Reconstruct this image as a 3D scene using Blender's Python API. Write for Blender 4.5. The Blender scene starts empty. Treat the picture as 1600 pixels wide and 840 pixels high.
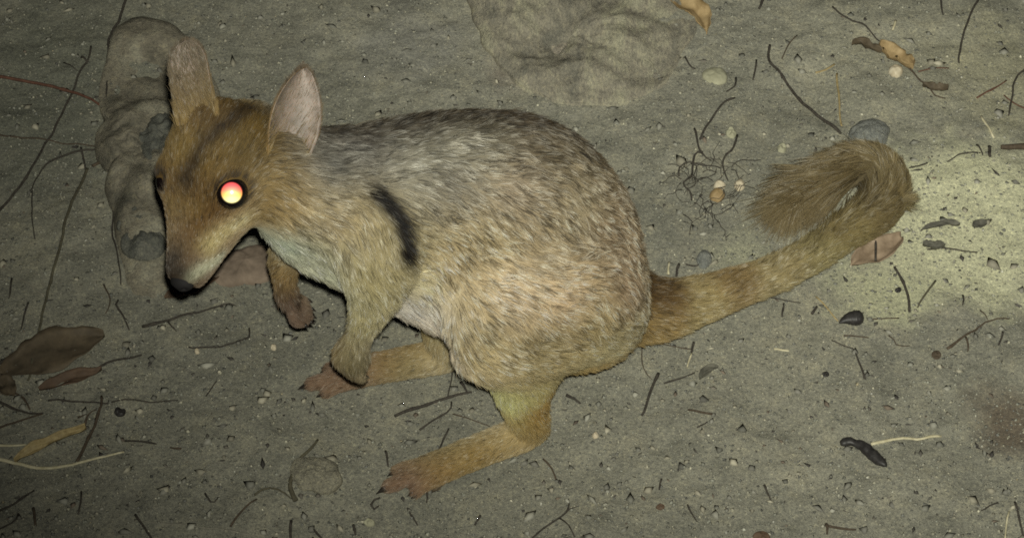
import bpy, bmesh, math, random
import numpy as np
from mathutils import Vector, Matrix, noise
from mathutils.bvhtree import BVHTree
from mathutils.kdtree import KDTree

rng = np.random.default_rng(7)
random.seed(7)
SC = bpy.context.scene
COL = SC.collection

# ------------------------------------------------------------------ camera, night sky, flash, exposure
PITCH = math.radians(48.0)
DIST = 1.45
HALF = 0.36 / DIST                                   # half picture width over distance
CAM = Vector((0, -DIST * math.cos(PITCH), DIST * math.sin(PITCH)))
FWD = Vector((0, math.cos(PITCH), -math.sin(PITCH)))
RGT = Vector((1, 0, 0))
UPI = Vector((0, math.sin(PITCH), math.cos(PITCH)))

cd = bpy.data.cameras.new('camera')
cd.sensor_width = 36.0
cd.lens = 18.0 / HALF
cd.clip_start = 0.02
cd.clip_end = 500.0
cam = bpy.data.objects.new('camera', cd)
COL.objects.link(cam)
cam.location = CAM
cam.rotation_euler = FWD.to_track_quat('-Z', 'Y').to_euler()
SC.camera = cam

w = bpy.data.worlds.new('World')
SC.world = w
w.use_nodes = True
wn = w.node_tree.nodes
sky = wn.new('ShaderNodeTexSky')
sky.sky_type = 'NISHITA'
sky.sun_disc = False
sky.sun_elevation = math.radians(8)
sky.sun_rotation = math.radians(120)
wn['Background'].inputs['Strength'].default_value = 0.0025
w.node_tree.links.new(sky.outputs[0], wn['Background'].inputs['Color'])

# the photograph is lit by the camera's own flash, a hand's breadth above the lens, aimed a little high and to the right
fl = bpy.data.lights.new('camera_flash', 'SPOT')
fl.energy = 127.0
fl.color = (0.985, 0.98, 0.85)
fl.spot_size = math.radians(92)
fl.spot_blend = 1.0
fl.shadow_soft_size = 0.006
flash = bpy.data.objects.new('camera_flash', fl)
COL.objects.link(flash)
flash.location = CAM + UPI * 0.024 + RGT * 0.007
flash.rotation_euler = (Vector((0.65, 1.30, 0.0)) - flash.location).to_track_quat('-Z', 'Y').to_euler()

SC.view_settings.view_transform = 'Standard'
SC.view_settings.look = 'None'
SC.view_settings.gamma = 1.0
SC.view_settings.use_curve_mapping = False
SC.view_settings.exposure = 0.0
SC.cycles.use_denoising = False
SC.cycles.max_bounces = 5
SC.cycles.diffuse_bounces = 2
SC.cycles.glossy_bounces = 3
SC.cycles.transmission_bounces = 4
SC.cycles.sample_clamp_indirect = 1.5
SC.cycles.filter_width = 1.75


# ------------------------------------------------------------------ helpers
def ray(px, py):
    k = 2 * HALF / 1600.0
    return (FWD + RGT * ((px - 800) * k) + UPI * ((420 - py) * k))


def at_z(px, py, z=0.0):
    """ground-plan point for a spot of the photograph, at height z"""
    d = ray(px, py)
    return CAM + d * ((z - CAM.z) / d.z)


HEAD_A = math.radians(22.0)
FWV = Vector((-math.cos(HEAD_A), -math.sin(HEAD_A), 0))      # the way the animal faces
NEAR = Vector((math.sin(HEAD_A), -math.cos(HEAD_A), 0))      # its left side
MID = at_z(657, 660)                                         # ground point between its feet


def sag(px, py, lat=0.0):
    """point on the animal's vertical middle plane (moved lat metres to its left side)"""
    d = ray(px, py)
    p0 = MID + NEAR * lat
    return CAM + d * ((p0 - CAM).dot(NEAR) / d.dot(NEAR))


def link(o, parent=None):
    COL.objects.link(o)
    if parent is not None:
        o.parent = parent
    return o


def mesh_obj(name, verts, faces, mat=None, parent=None, smooth=True):
    me = bpy.data.meshes.new(name)
    me.from_pydata([tuple(v) for v in verts], [], faces)
    if smooth:
        me.polygons.foreach_set('use_smooth', [True] * len(me.polygons))
    me.update()
    o = bpy.data.objects.new(name, me)
    if mat:
        me.materials.append(mat)
    return link(o, parent)


def tag(o, label=None, cat=None, group=None, kind=None):
    if label: o['label'] = label
    if cat: o['category'] = cat
    if group: o['group'] = group
    if kind: o['kind'] = kind
    return o


def catmull(pts, n):
    """resample rows of pts (any width) with a Catmull-Rom spline, n samples"""
    P = np.array(pts, float)
    m = len(P)
    if m < 3:
        t = np.linspace(0, 1, n)[:, None]
        return P[0] * (1 - t) + P[-1] * t
    seg = np.linalg.norm(np.diff(P[:, :3], axis=0), axis=1)
    s = np.concatenate([[0], np.cumsum(seg)])
    out = []
    for u in np.linspace(0, s[-1], n):
        i = min(max(np.searchsorted(s, u) - 1, 0), m - 2)
        t = (u - s[i]) / max(s[i + 1] - s[i], 1e-9)
        p0, p1, p2, p3 = P[max(i - 1, 0)], P[i], P[i + 1], P[min(i + 2, m - 1)]
        out.append(0.5 * (2 * p1 + (p2 - p0) * t + (2 * p0 - 5 * p1 + 4 * p2 - p3) * t * t + (3 * p1 - p0 - 3 * p2 + p3) * t ** 3))
    return np.array(out)


def sweep(rows, side, n=40, k=20, caps=True, up=(0, 0, 1)):
    """rows: (x,y,z, r_up, r_down, r_side); side: the sideways vector. Returns verts, faces, centres."""
    R = catmull(rows, n)
    C = R[:, :3]
    T = np.gradient(C, axis=0)
    T /= np.linalg.norm(T, axis=1)[:, None]
    S = np.array(side, float)
    V, F = [], []
    for i in range(n):
        t = T[i]
        s = S - t * S.dot(t)
        s /= np.linalg.norm(s)
        u = np.cross(s, t)
        if u.dot(np.array(up, float)) < 0:
            u = -u
        for j in range(k):
            a = 2 * math.pi * j / k
            ca, sa = math.cos(a), math.sin(a)
            V.append(C[i] + s * (ca * R[i, 5]) + u * (sa * (R[i, 3] if sa > 0 else R[i, 4])))
    for i in range(n - 1):
        for j in range(k):
            a, b = i * k + j, i * k + (j + 1) % k
            F.append((a, b, b + k, a + k))
    if caps:
        F.append(tuple(range(k))[::-1])
        F.append(tuple(range((n - 1) * k, n * k)))
    return V, F, C, T, R
# ------------------------------------------------------------------ the wallaby's body: sweeps fused into one skin
PARTS_V, PARTS_F = [], []
FLOW = []                                            # (point, direction of the hair, radius, region)


def add_sweep(rows, side, region, n=36, k=18, up=(0, 0, 1), flow=1):
    V, F, C, T, R = sweep(rows, side, n, k, True, up)
    o = len(PARTS_V)
    PARTS_V.extend([tuple(v) for v in V])
    PARTS_F.extend([tuple(i + o for i in f) for f in F])
    if flow:
        for i in range(n):
            FLOW.append((tuple(C[i]), tuple(T[i] * flow) if isinstance(flow, (int, float)) else tuple(flow), float(max(R[i, 3:6].mean(), 0.004)), region))


def row(p, u, d, s):
    return (p.x, p.y, p.z, u * 0.01, d * 0.01, s * 0.01)


NV = tuple(NEAR)
# head frame (nose direction, left side, crown), see the eyes and nose in the photograph
def head_dir(r, u, c):
    return (RGT * r + UPI * u - FWD * c).normalized()
H_S = head_dir(.85, -.16, .50)                       # to the near (left) eye
H_D = head_dir(-.49, -.86, .10)
H_D = (H_D - H_S * H_D.dot(H_S)).normalized()        # to the nose
H_U = H_S.cross(H_D)
if H_U.dot(FWD) > 0:
    H_U = -H_U                                       # to the crown
H_O = sag(318, 292, 0.005)                           # middle of the skull between the eyes


def hd(d, u, s=0.0):
    d *= .81
    u = u * .9 + (.045 * d if d > 0 else 0)
    return H_O + H_D * (d * .01) + H_U * (u * .01) + H_S * (s * .01)


# trunk, from the rump to the neck
add_sweep([row(sag(970, 497), .4, .4, .4), row(sag(960, 494), 2.2, 2.2, 2.6), row(sag(927, 478), 4.1, 4.2, 4.6),
           row(sag(875, 442), 6.2, 6.0, 6.0), row(sag(812, 394), 7.7, 6.8, 6.1), row(sag(740, 352), 8.0, 7.2, 5.6),
           row(sag(670, 322), 6.5, 6.9, 4.9), row(sag(600, 304), 4.6, 6.6, 4.4), row(sag(540, 292), 3.2, 5.9, 3.8),
           row(sag(480, 274), 2.5, 4.6, 3.1), row(sag(420, 254), 2.2, 2.6, 2.5), row(sag(390, 247), 1, 1, 1)],
          NV, 'trunk', 60, 28, flow=-1)
# tail
tail_px = [(985, 478, .050), (1030, 483, .046), (1090, 469, .040), (1150, 449, .034), (1215, 425, .028), (1280, 392, .022), (1332, 360, .020),
           (1375, 334, .020), (1394, 300, .022), (1384, 266, .026), (1350, 252, .029), (1312, 262, .030), (1276, 280, .028), (1250, 298, .025)]
tail_r = [2.7, 2.1, 1.6, 1.3, 1.2, 1.15, 1.2, 1.25, 1.3, 1.3, 1.25, 1.1, .8, .3]
TAIL = [at_z(x, y, z) for x, y, z in tail_px]
add_sweep([row(p, r, r, r) for p, r in zip(TAIL, tail_r)], (0.2, 0.4, 1), 'tail', 90, 14)
# thighs, shanks, feet
def leg(sgn, ankle, toe, dpx):
    L = 0.052 * sgn
    off = NEAR * (L - 0.052)
    hip = sag(925, 450, .040)
    pts = [(975, 510, .030, 1.0, 1.0, 1.0), (950, 500, .036, 3.0, 2.8, 2.4), (890, 482, .045, 5.0, 4.4, 3.4), (825, 490, .052, 5.4, 4.8, 3.4),
           (772, 515, .054, 4.5, 4.0, 3.1), (740, 540, .054, 3.0, 2.8, 2.5), (722, 556, .054, .8, .8, .8)]
    rows = []
    for x, y, l, u, d, s in pts:
        p = sag(x, y, l)
        if sgn < 0:
            p = p - NEAR * (2 * l) + FWV * dpx
        rows.append(row(p, u, d, s))
    add_sweep(rows, NV, 'thigh', 34, 20, flow=tuple((-FWV * .75 - Vector((0, 0, .65))).normalized()))
    knee = Vector(rows[4][:3])
    hock = ankle + Vector((0, 0, .017))
    fdir = (toe - ankle).normalized()
    mid = knee.lerp(hock, .55)
    add_sweep([row(knee, 3.4, 3.4, 2.9), row(knee.lerp(hock, .3) - fdir * .012, 2.9, 2.9, 2.4), row(mid - fdir * .006, 2.1, 2.1, 1.9),
               row(knee.lerp(hock, .8) - fdir * .002, 1.5, 1.4, 1.42), row(hock - fdir * .001, 1.25, 1.3, 1.2), row(hock - fdir * .010 - Vector((0, 0, .008)), .6, .6, .7)], NV, 'shank', 26, 14,
              up=tuple(FWV))
    fl = (toe - ankle)
    up = Vector((0, 0, 1))
    sd = fl.cross(up).normalized()
    def fp(t, z, s=0.0): return ankle + fl * t + up * (z * .01) + sd * (s * .01)
    add_sweep([row(fp(-.07, 1.0), .3, .3, .3), row(fp(-.04, 1.15), .85, .95, .9), row(fp(.06, 1.25), 1.12, 1.15, 1.15), row(fp(.25, 1.15), 1.0, 1.05, 1.12),
               row(fp(.5, 1.0), .88, .92, 1.12), row(fp(.7, .85), .7, .8, 1.2), row(fp(.80, .72), .55, .62, 1.1), row(fp(.84, .7), .3, .4, .7)], tuple(sd), 'foot', 26, 14)
    # toes: one long middle toe, the outer one, and the two small joined inner ones
    tips = []
    for (s0, s1, t0, t1, r) in ((0.15, .2, .72, 1.0, .52), (.75, 1.15, .70, .90, .42), (-.6, -.85, .70, .86, .30), (-.85, -1.15, .70, .85, .28)):
        s0, s1 = s0 * sgn, s1 * sgn
        add_sweep([row(fp(t0, .8, s0), r, r, r), row(fp((t0 + t1) / 2, .75, (s0 + s1) / 2), r, r, r), row(fp(t1 - .02, .55, s1), r * .85, r * .85, r * .85), row(fp(t1, .45, s1), r * .3, r * .3, r * .3)],
                  tuple(sd), 'foot', 10, 8)
        tips.append((fp(t1 - .015, .5, s1), fl.normalized(), r))
    return tips


CLAWS = []
near_ankle, near_toe = at_z(828, 690), at_z(602, 774)
far_ankle, far_toe = at_z(700, 573), at_z(478, 606)
CLAWS += leg(1, near_ankle, near_toe, 0.0)
CLAWS += leg(-1, far_ankle, far_toe, 0.012)


# arms with paws
def arm(pts, side, finger_dir, curl_dir, r_scale=1.0):
    rows = [row(p, a * r_scale, b * r_scale, c * r_scale) for p, a, b, c in pts]
    add_sweep(rows, NV, 'arm', 30, 16, up=tuple(FWV))
    palm = Vector(rows[-2][:3])
    tips = []
    sd = finger_dir.cross(curl_dir).normalized()
    for i, (o, ln) in enumerate(((-.75, .9), (-.38, 1.15), (0, 1.25), (.38, 1.15), (.75, .85))):
        b = palm + sd * (o * .011) + finger_dir * .004
        m = b + finger_dir * (.007 * ln) + sd * (o * .003)
        e = m + (finger_dir * .35 + curl_dir).normalized() * (.007 * ln)
        r = .33
        add_sweep([row(b, r, r, r), row(m, r * .95, r * .95, r * .95), row(e, r * .7, r * .7, r * .7), row(e + curl_dir * .0012, .1, .1, .1)], tuple(sd), 'paw', 10, 8)
        tips.append((e, (curl_dir + finger_dir * .3).normalized(), r * .8))
    return tips


down = Vector((0, 0, -1))
CLAWS += arm([(sag(585, 330, .026), 2.6, 2.6, 1.6), (sag(590, 375, .036), 3.0, 2.6, 2.0), (sag(592, 420, .042), 2.4, 2.2, 2.0), (sag(585, 462, .043), 1.6, 1.5, 1.6),
              (sag(571, 500, .042), 1.05, 1.0, 1.1), (sag(558, 530, .040), .8, .8, .85), (sag(551, 547, .040), 1.15, 1.15, 1.15), (sag(549, 559, .040), 1.15, 1.15, 1.15), (sag(548, 568, .040), .7, .7, .7)],
             1, (down * .9 + FWV * .25).normalized(), (-FWV * .8 + down * .25 - NEAR * .5).normalized())
CLAWS += arm([(sag(500, 350, -.020), 2.2, 2.2, 1.6), (sag(470, 380, -.030), 1.7, 1.7, 1.4), (sag(447, 402, -.034), 1.15, 1.15, 1.1),
              (sag(445, 425, -.034), .85, .85, .85), (sag(446, 446, -.034), .72, .72, .75), (sag(449, 460, -.034), .8, .8, .8), (sag(452, 469, -.034), .75, .75, .75), (sag(455, 474, -.034), .4, .4, .4)],
             -1, (down * .8 + RGT * .35).normalized(), (RGT * .9 + down * .15).normalized())

# head, from the nape to the nose
add_sweep([row(hd(-6.2, -.6), .8, .8, .8), row(hd(-5.6, -.6), 2.0, 2.0, 2.2), row(hd(-4.2, -.5), 2.7, 2.9, 2.9), row(hd(-2.2, -.5), 2.75, 3.7, 3.15), row(hd(-.4, -.6), 2.45, 3.75, 3.0),
           row(hd(1.2, -.9), 2.0, 3.1, 2.45), row(hd(2.8, -1.2), 1.65, 2.3, 1.92), row(hd(4.3, -1.45), 1.33, 1.6, 1.6), row(hd(5.5, -1.6), 1.15, 1.15, 1.38),
           row(hd(6.3, -1.72), .9, .85, 1.08), row(hd(6.7, -1.78), .45, .4, .55)],
          tuple(H_S), 'head', 50, 24, up=tuple(H_U), flow=-1)
# neck bridge between the skull and the shoulders
nk = hd(-4.0, -1.6)
add_sweep([row(hd(-2.0, -1.3), 1.8, 1.8, 1.8), row(nk, 2.5, 2.7, 2.6), row(sag(470, 285, .005), 3.0, 3.6, 3.2), row(sag(530, 300, .002), 3.6, 4.6, 3.8), row(sag(580, 310), 2.5, 2.5, 2.5)],
          NV, 'neck', 24, 18, flow=1)
# brow ridges and cheeks give the eyes a seat
for s in (-1, 1):
    add_sweep([row(hd(-2.2, .2, 1.9 * s), .4, .4, .4), row(hd(-1.0, .75, 2.1 * s), .75, .8, .75), row(hd(.2, .75, 2.0 * s), .75, .8, .75), row(hd(1.5, .1, 1.7 * s), .4, .4, .4)], tuple(H_S), 'head', 12, 10, up=tuple(H_U), flow=-1)
    add_sweep([row(hd(2.0, -2.0, 1.2 * s), .5, .5, .5), row(hd(-.2, -2.2, 1.75 * s), 1.4, 1.4, 1.2), row(hd(-2.4, -2.0, 2.0 * s), 1.7, 1.7, 1.3), row(hd(-4.5, -1.8, 1.6 * s), .8, .8, .8)], tuple(H_S), 'head', 14, 12, up=tuple(H_U), flow=-1)
# chin
add_sweep([row(hd(-1.0, -3.6), 1.0, 1.0, 1.2), row(hd(.5, -3.4), 1.0, 1.0, 1.15), row(hd(2.5, -2.95), .8, .85, 1.0), row(hd(4.6, -2.65), .5, .55, .75), row(hd(5.7, -2.55), .25, .25, .3)], tuple(H_S), 'head', 14, 10, up=tuple(H_U), flow=-1)

me = bpy.data.meshes.new('skin')
me.from_pydata(PARTS_V, [], PARTS_F)
tmp = bpy.data.objects.new('skin_source', me)
COL.objects.link(tmp)
md = tmp.modifiers.new('r', 'REMESH')
md.mode = 'VOXEL'
md.voxel_size = 0.0019
sm = tmp.modifiers.new('s', 'SMOOTH')
sm.factor = 0.5
sm.iterations = 7
dg = bpy.context.evaluated_depsgraph_get()
body_me = bpy.data.meshes.new_from_object(tmp.evaluated_get(dg))
bpy.data.objects.remove(tmp)
body_me.name = 'body'
body_me.polygons.foreach_set('use_smooth', [True] * len(body_me.polygons))
print('BODY verts', len(body_me.vertices))
# per-vertex fields on the skin: which limb it belongs to, which way the hair runs, coat colour, hair length
nv = len(body_me.vertices)
BV = np.empty(nv * 3); body_me.vertices.foreach_get('co', BV); BV = BV.reshape(-1, 3)
FP = np.array([f[0] for f in FLOW]); FD = np.array([f[1] for f in FLOW]); FR = np.array([f[2] for f in FLOW])
REG = ['trunk', 'tail', 'thigh', 'shank', 'foot', 'arm', 'paw', 'head', 'neck']
FI = np.array([REG.index(f[3]) for f in FLOW])


def flow_fields(V):
    D = np.empty((len(V), 3)); W = np.zeros((len(V), len(REG)))
    for a in range(0, len(V), 4000):
        v = V[a:a + 4000]
        d = np.linalg.norm(v[:, None] - FP[None], axis=2) / FR[None]
        k = np.exp(-6.0 * (d - d.min(1)[:, None]))
        k /= k.sum(1)[:, None]
        D[a:a + 4000] = k @ FD
        for r in range(len(REG)):
            W[a:a + 4000, r] = k[:, FI == r].sum(1)
    return D, W


VD, VW = flow_fields(BV)
# let the big masses flow into each other (fingers and toes stay crisp)
ne = len(body_me.edges)
E = np.empty(ne * 2, np.int32); body_me.edges.foreach_get('vertices', E); E = E.reshape(-1, 2)
soft = np.clip(VW[:, REG.index('trunk')] + VW[:, REG.index('thigh')] + VW[:, REG.index('neck')] + .5 * VW[:, REG.index('arm')] + .25 * VW[:, REG.index('head')], 0, 1)
deg = np.bincount(E.ravel(), minlength=nv)[:, None]
for it in range(60):
    acc = np.zeros_like(BV)
    for c in range(3):
        acc[:, c] = np.bincount(E[:, 0], BV[E[:, 1], c], nv) + np.bincount(E[:, 1], BV[E[:, 0], c], nv)
    BV += (acc / deg - BV) * (0.5 * soft[:, None])
body_me.vertices.foreach_set('co', BV.ravel())
body_me.update()
VN = np.empty(nv * 3); body_me.vertices.foreach_get('normal', VN); VN = VN.reshape(-1, 3)

wal = tag(bpy.data.objects.new('wallaby', None), 'small grey-brown rock wallaby crouching on bare soil, one eye glowing', 'wallaby')
COL.objects.link(wal)
BODY = link(bpy.data.objects.new('body', body_me), wal)
bvh = BVHTree.FromPolygons([tuple(v) for v in BV], [tuple(p.vertices) for p in body_me.polygons])


def on_body(px, py):
    d = ray(px, py).normalized()
    h = bvh.ray_cast(CAM, d)
    return h[0], h[1]


def lin(c):
    c = np.array(c, float) / 255.0
    return np.where(c < .04045, c / 12.92, ((c + .055) / 1.055) ** 2.4)


def flash_share(px):
    return 0.50 + 0.45 * min(max((px - 250) / 500.0, 0), 1)


COAT = [(520, 260, 108, 106, 94), (560, 230, 102, 100, 88), (640, 205, 102, 98, 84), (720, 195, 96, 90, 74), (850, 235, 102, 95, 76), (800, 300, 144, 132, 106), (700, 285, 126, 122, 104), (900, 330, 142, 131, 102), (960, 380, 130, 115, 90), (980, 450, 132, 116, 89), (850, 400, 154, 141, 109), (760, 380, 157, 143, 108), (700, 420, 163, 145, 109), (650, 440, 165, 152, 114), (640, 482, 159, 149, 128), (680, 508, 162, 151, 128), (560, 345, 154, 140, 104), (520, 350, 154, 140, 108), (590, 385, 157, 139, 99), (570, 440, 152, 138, 97), (560, 500, 144, 129, 85), (548, 558, 113, 99, 63), (480, 402, 138, 138, 113), (445, 380, 136, 138, 114), (510, 428, 140, 140, 114), (880, 475, 171, 153, 119), (800, 462, 177, 159, 126), (760, 520, 161, 142, 104), (850, 535, 130, 114, 77), (920, 515, 136, 120, 83), (950, 540, 138, 123, 85), (850, 585, 138, 121, 80), (745, 562, 154, 138, 97), (795, 632, 154, 140, 92), (842, 640, 128, 105, 61), (740, 708, 118, 104, 64), (690, 730, 110, 96, 60), (645, 755, 95, 82, 61), (640, 572, 124, 112, 70), (690, 562, 142, 127, 85), (445, 430, 109, 91, 58), (452, 470, 80, 67, 51), (1035, 468, 87, 71, 46), (1025, 508, 117, 100, 65), (1100, 488, 136, 123, 85), (1150, 436, 111, 95, 63), (1210, 436, 136, 124, 88), (1300, 386, 122, 112, 76), (1300, 370, 108, 98, 66), (1395, 300, 94, 84, 58), (1310, 258, 90, 80, 56), (400, 205, 95, 78, 46), (430, 290, 128, 111, 75), (375, 240, 93, 79, 46), (335, 265, 97, 80, 48), (312, 335, 95, 77, 46), (285, 372, 93, 77, 54), (265, 375, 87, 71, 48), (262, 330, 87, 70, 45), (352, 358, 126, 110, 77), (312, 408, 107, 96, 75), (300, 385, 97, 80, 56), (270, 300, 87, 70, 43), (400, 335, 119, 100, 65), (440, 330, 130, 113, 78), (285, 235, 87, 73, 48), (300, 195, 80, 67, 45)]
CAL = [[0.58,0.63,0.84],[1.56,1.51,1.88],[2.02,2.02,2.02],[2.02,2.02,1.92],[1.35,1.1,0.99],[1.31,1.13,1.35],[0.83,0.71,0.72],[1.37,1.21,1.2],[2.02,1.67,1.62],[1.92,1.41,1.43],[0.9,0.75,0.62],[1.36,1.17,0.83],[1.37,1.09,0.83],[2.02,2.02,2.02],[2.94,2.07,3.14],[2.41,1.71,1.89],[0.92,0.78,0.6],[1.17,0.95,0.79],[0.71,0.66,0.36],[1.08,1.02,0.56],[1.69,1.61,0.87],[0.8,0.79,0.41],[1.57,1.58,1.79],[0.9,1.05,1.23],[1.53,1.72,2.07],[1.85,1.47,1.52],[1.54,1.27,1.33],[0.83,0.75,0.42],[1.24,1.19,0.64],[1.97,1.76,1.06],[2.02,2.02,1.75],[2.16,1.95,1.41],[1.74,1.47,0.87],[4.89,3.22,3.42],[1.9,1.45,0.95],[1.44,1.18,0.82],[1.73,1.44,1.34],[1.58,1.34,1.77],[1.26,1.13,0.63],[2.16,1.95,2.01],[1.56,1.43,1.31],[1.02,0.96,1.34],[1.15,0.98,0.74],[1.93,1.88,1.86],[1.6,1.57,1.64],[1.59,1.53,1.54],[1.4,1.38,1.43],[1.8,1.83,1.99],[1.05,0.94,0.85],[1.47,1.42,1.39],[1.59,1.54,1.56],[0.76,0.7,0.41],[0.71,0.68,0.65],[0.35,0.33,0.24],[0.55,0.49,0.35],[1.06,1.09,0.58],[0.75,0.76,0.95],[1.4,1.31,0.72],[0.35,0.25,0.24],[1.01,0.9,1.06],[0.63,0.58,0.82],[0.4,0.44,0.58],[0.33,0.24,0.24],[0.46,0.41,0.24],[0.92,0.83,0.67],[1.15,1.07,0.66],[0.46,0.38,0.29]]
cp, cc, cr = [], [], []
for ix, (px, py, r, g, b) in enumerate(COAT):
    p, n = on_body(px, py)
    if p is None:
        continue
    col = lin((r, g, b)) / flash_share(px) * 0.95
    lum = col @ np.array([.3, .6, .1]); col = lum + (col - lum) * 1.0
    if CAL: col = np.clip(col * np.array(CAL[ix]), .012, .80)
    if 500 < px < 1010 and py < 600 and CAL:                 # the coat's hue changes little over the trunk, its shade more
        lum = float(col @ np.array([.3, .6, .1]))
        col = col * .5 + lum * np.array([1.02, 1.0, .84] if (px < 760 and py < 310) else [1.07, 1.0, .70] if (py < 470 or px > 700) else [1.03, 1.02, .76]) * .5
    head = (p - H_O).length < .075
    sig = .020 if head else (.016 if px > 1015 else .030)
    cp.append(tuple(p)); cc.append(col); cr.append(sig)
    q = p - H_S * (2 * (p - H_O).dot(H_S)) if head else p - NEAR * (2 * (p - MID).dot(NEAR))
    if px < 1015:
        cp.append(tuple(q)); cc.append(col); cr.append(sig)
cp, cc, cr = np.array(cp), np.array(cc), np.array(cr)


def coat(V):
    out = np.empty((len(V), 3))
    for a in range(0, len(V), 8000):
        v = V[a:a + 8000]
        d2 = ((v[:, None] - cp[None]) ** 2).sum(2)
        k = np.exp(-np.sqrt(d2) / (cr[None] * .38)) + 1e-12
        out[a:a + 8000] = (k @ cc) / k.sum(1)[:, None]
    return out


def stroke(V, pts, width, fade=2.0, mirror=True):
    """0..1 mask along a line of the coat pattern, on both sides of the animal"""
    P3 = [on_body(*p)[0] for p in pts]
    P3 = np.array([tuple(p) for p in P3 if p is not None])
    P3 = catmull(P3, 24)
    d = np.linalg.norm(V[:, None] - P3[None], axis=2).min(1)
    return np.exp(-(d / width) ** fade)


def lateral(V):
    return (V - np.array(MID)) @ np.array(NEAR)


VC = coat(BV)
lat = lateral(BV)
hx = (BV - np.array(H_O)) @ np.array(H_S)
hu = (BV - np.array(H_O)) @ np.array(H_U)
hdn = (BV - np.array(H_O)) @ np.array(H_D)
dark = lin((46, 36, 24)) / .95
# dark line down the spine
wtr = VW[:, REG.index('trunk')] + VW[:, REG.index('neck')]
wob = np.array([noise.noise(Vector(v) * 60) for v in BV]) * .006
k = np.exp(-((lat + wob + .017) / .027) ** 2) * np.clip(VN[:, 2] * 2.2 + .3, 0, 1) * wtr * np.clip((520 - 0) / 520, 0, 1)
VC = VC * (1 - .88 * k[:, None]) + dark * (.88 * k[:, None])
# dark stripe from the crown down the forehead
k = stroke(BV, [(392, 172), (362, 188), (330, 215), (305, 248), (290, 285)], .0060, 2.0) * VW[:, REG.index('head')]
VC = VC * (1 - .9 * k[:, None]) + lin((42, 32, 20)) * (.9 * k[:, None])
# black flash behind the arm
k = np.clip(.95 * stroke(BV, [(588, 302), (606, 318), (622, 340), (631, 368), (636, 398)], .0062, 2.2) * 1.25, 0, 1)
VC = VC * (1 - k[:, None]) + lin((22, 17, 12)) * k[:, None]
# pale stripe along the lip, dark patch below the eye
k = stroke(BV, [(296, 434), (318, 420), (344, 404), (372, 384)], .0040)
VC = VC * (1 - .85 * k[:, None]) + lin((178, 178, 152)) * (.85 * k[:, None])
k = stroke(BV, [(300, 368), (320, 346), (336, 328)], .0060)
VC = VC * (1 - .45 * k[:, None]) + lin((84, 58, 30)) * (.45 * k[:, None])
k = stroke(BV, [(272, 405), (262, 422), (280, 425)], .0080)
VC = VC * (1 - .85 * k[:, None]) + lin((44, 40, 36)) * (.85 * k[:, None])
k = stroke(BV, [(330, 384), (352, 364), (374, 350)], .0060)
VC = VC * (1 - .8 * k[:, None]) + lin((182, 168, 122)) * (.8 * k[:, None])
# the tail: brown above, tan below
wt = VW[:, REG.index('tail')]
LEN_T = np.array([0.006, .0065, .007, .007, .0075, .008, .009, .010, .011, .013, .020, .029, .034, .034])

# ---- materials of the animal
def mat(name):
    m = bpy.data.materials.new(name)
    m.use_nodes = True
    return m, m.node_tree.nodes, m.node_tree.links, m.node_tree.nodes['Principled BSDF']


m_skin, N_, L_, B_ = mat('wallaby_underfur')
at_ = N_.new('ShaderNodeVertexColor'); at_.layer_name = 'coat'
L_.new(at_.outputs['Color'], B_.inputs['Base Color'])
B_.inputs['Roughness'].default_value = .9
B_.inputs['Specular IOR Level'].default_value = .1
ca = body_me.color_attributes.new('coat', 'FLOAT_COLOR', 'POINT')
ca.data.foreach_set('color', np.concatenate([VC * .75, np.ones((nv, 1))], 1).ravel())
body_me.materials.clear()
body_me.materials.append(m_skin)

m_fur = bpy.data.materials.new('wallaby_fur')
m_fur.use_nodes = True
fn, fl_ = m_fur.node_tree.nodes, m_fur.node_tree.links
fn.remove(fn['Principled BSDF'])
hb = fn.new('ShaderNodeBsdfHairPrincipled')
hb.model = 'CHIANG'
hb.parametrization = 'COLOR'
hb.inputs['Roughness'].default_value = .60
hb.inputs['Radial Roughness'].default_value = .75
hb.inputs['Coat'].default_value = 0.0
hb.inputs['Random Roughness'].default_value = .2
fa = fn.new('ShaderNodeAttribute'); fa.attribute_name = 'hair_color'
ta = fn.new('ShaderNodeAttribute'); ta.attribute_name = 'tip_color'
hi = fn.new('ShaderNodeHairInfo')
rp = fn.new('ShaderNodeValToRGB')
rp.color_ramp.elements[0].position = .35; rp.color_ramp.elements[1].position = .75
mx = fn.new('ShaderNodeMix'); mx.data_type = 'RGBA'
fl_.new(hi.outputs['Intercept'], rp.inputs[0])
fl_.new(rp.outputs[0], mx.inputs[0])
fl_.new(fa.outputs['Color'], mx.inputs[6])
fl_.new(ta.outputs['Color'], mx.inputs[7])
fl_.new(mx.outputs[2], hb.inputs['Color'])
dfb = fn.new('ShaderNodeBsdfDiffuse'); ms = fn.new('ShaderNodeMixShader')
ms.inputs[0].default_value = .5
fl_.new(mx.outputs[2], dfb.inputs['Color'])
fl_.new(hb.outputs[0], ms.inputs[1]); fl_.new(dfb.outputs[0], ms.inputs[2])
fl_.new(ms.outputs[0], fn['Material Output'].inputs[0])

# ---- eyes
def sphere_cap(r, ang, rings, seg, flat=1.0):
    V, F = [(0, 0, r * flat)], []
    for i in range(1, rings + 1):
        a = ang * i / rings
        for j in range(seg):
            b = 2 * math.pi * j / seg
            V.append((r * math.sin(a) * math.cos(b), r * math.sin(a) * math.sin(b), r * math.cos(a) * flat))
    for j in range(seg):
        F.append((0, 1 + j, 1 + (j + 1) % seg))
    for i in range(rings - 1):
        for j in range(seg):
            a = 1 + i * seg + j; b = 1 + i * seg + (j + 1) % seg
            F.append((a, a + seg, b + seg, b))
    return V, F


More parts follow.
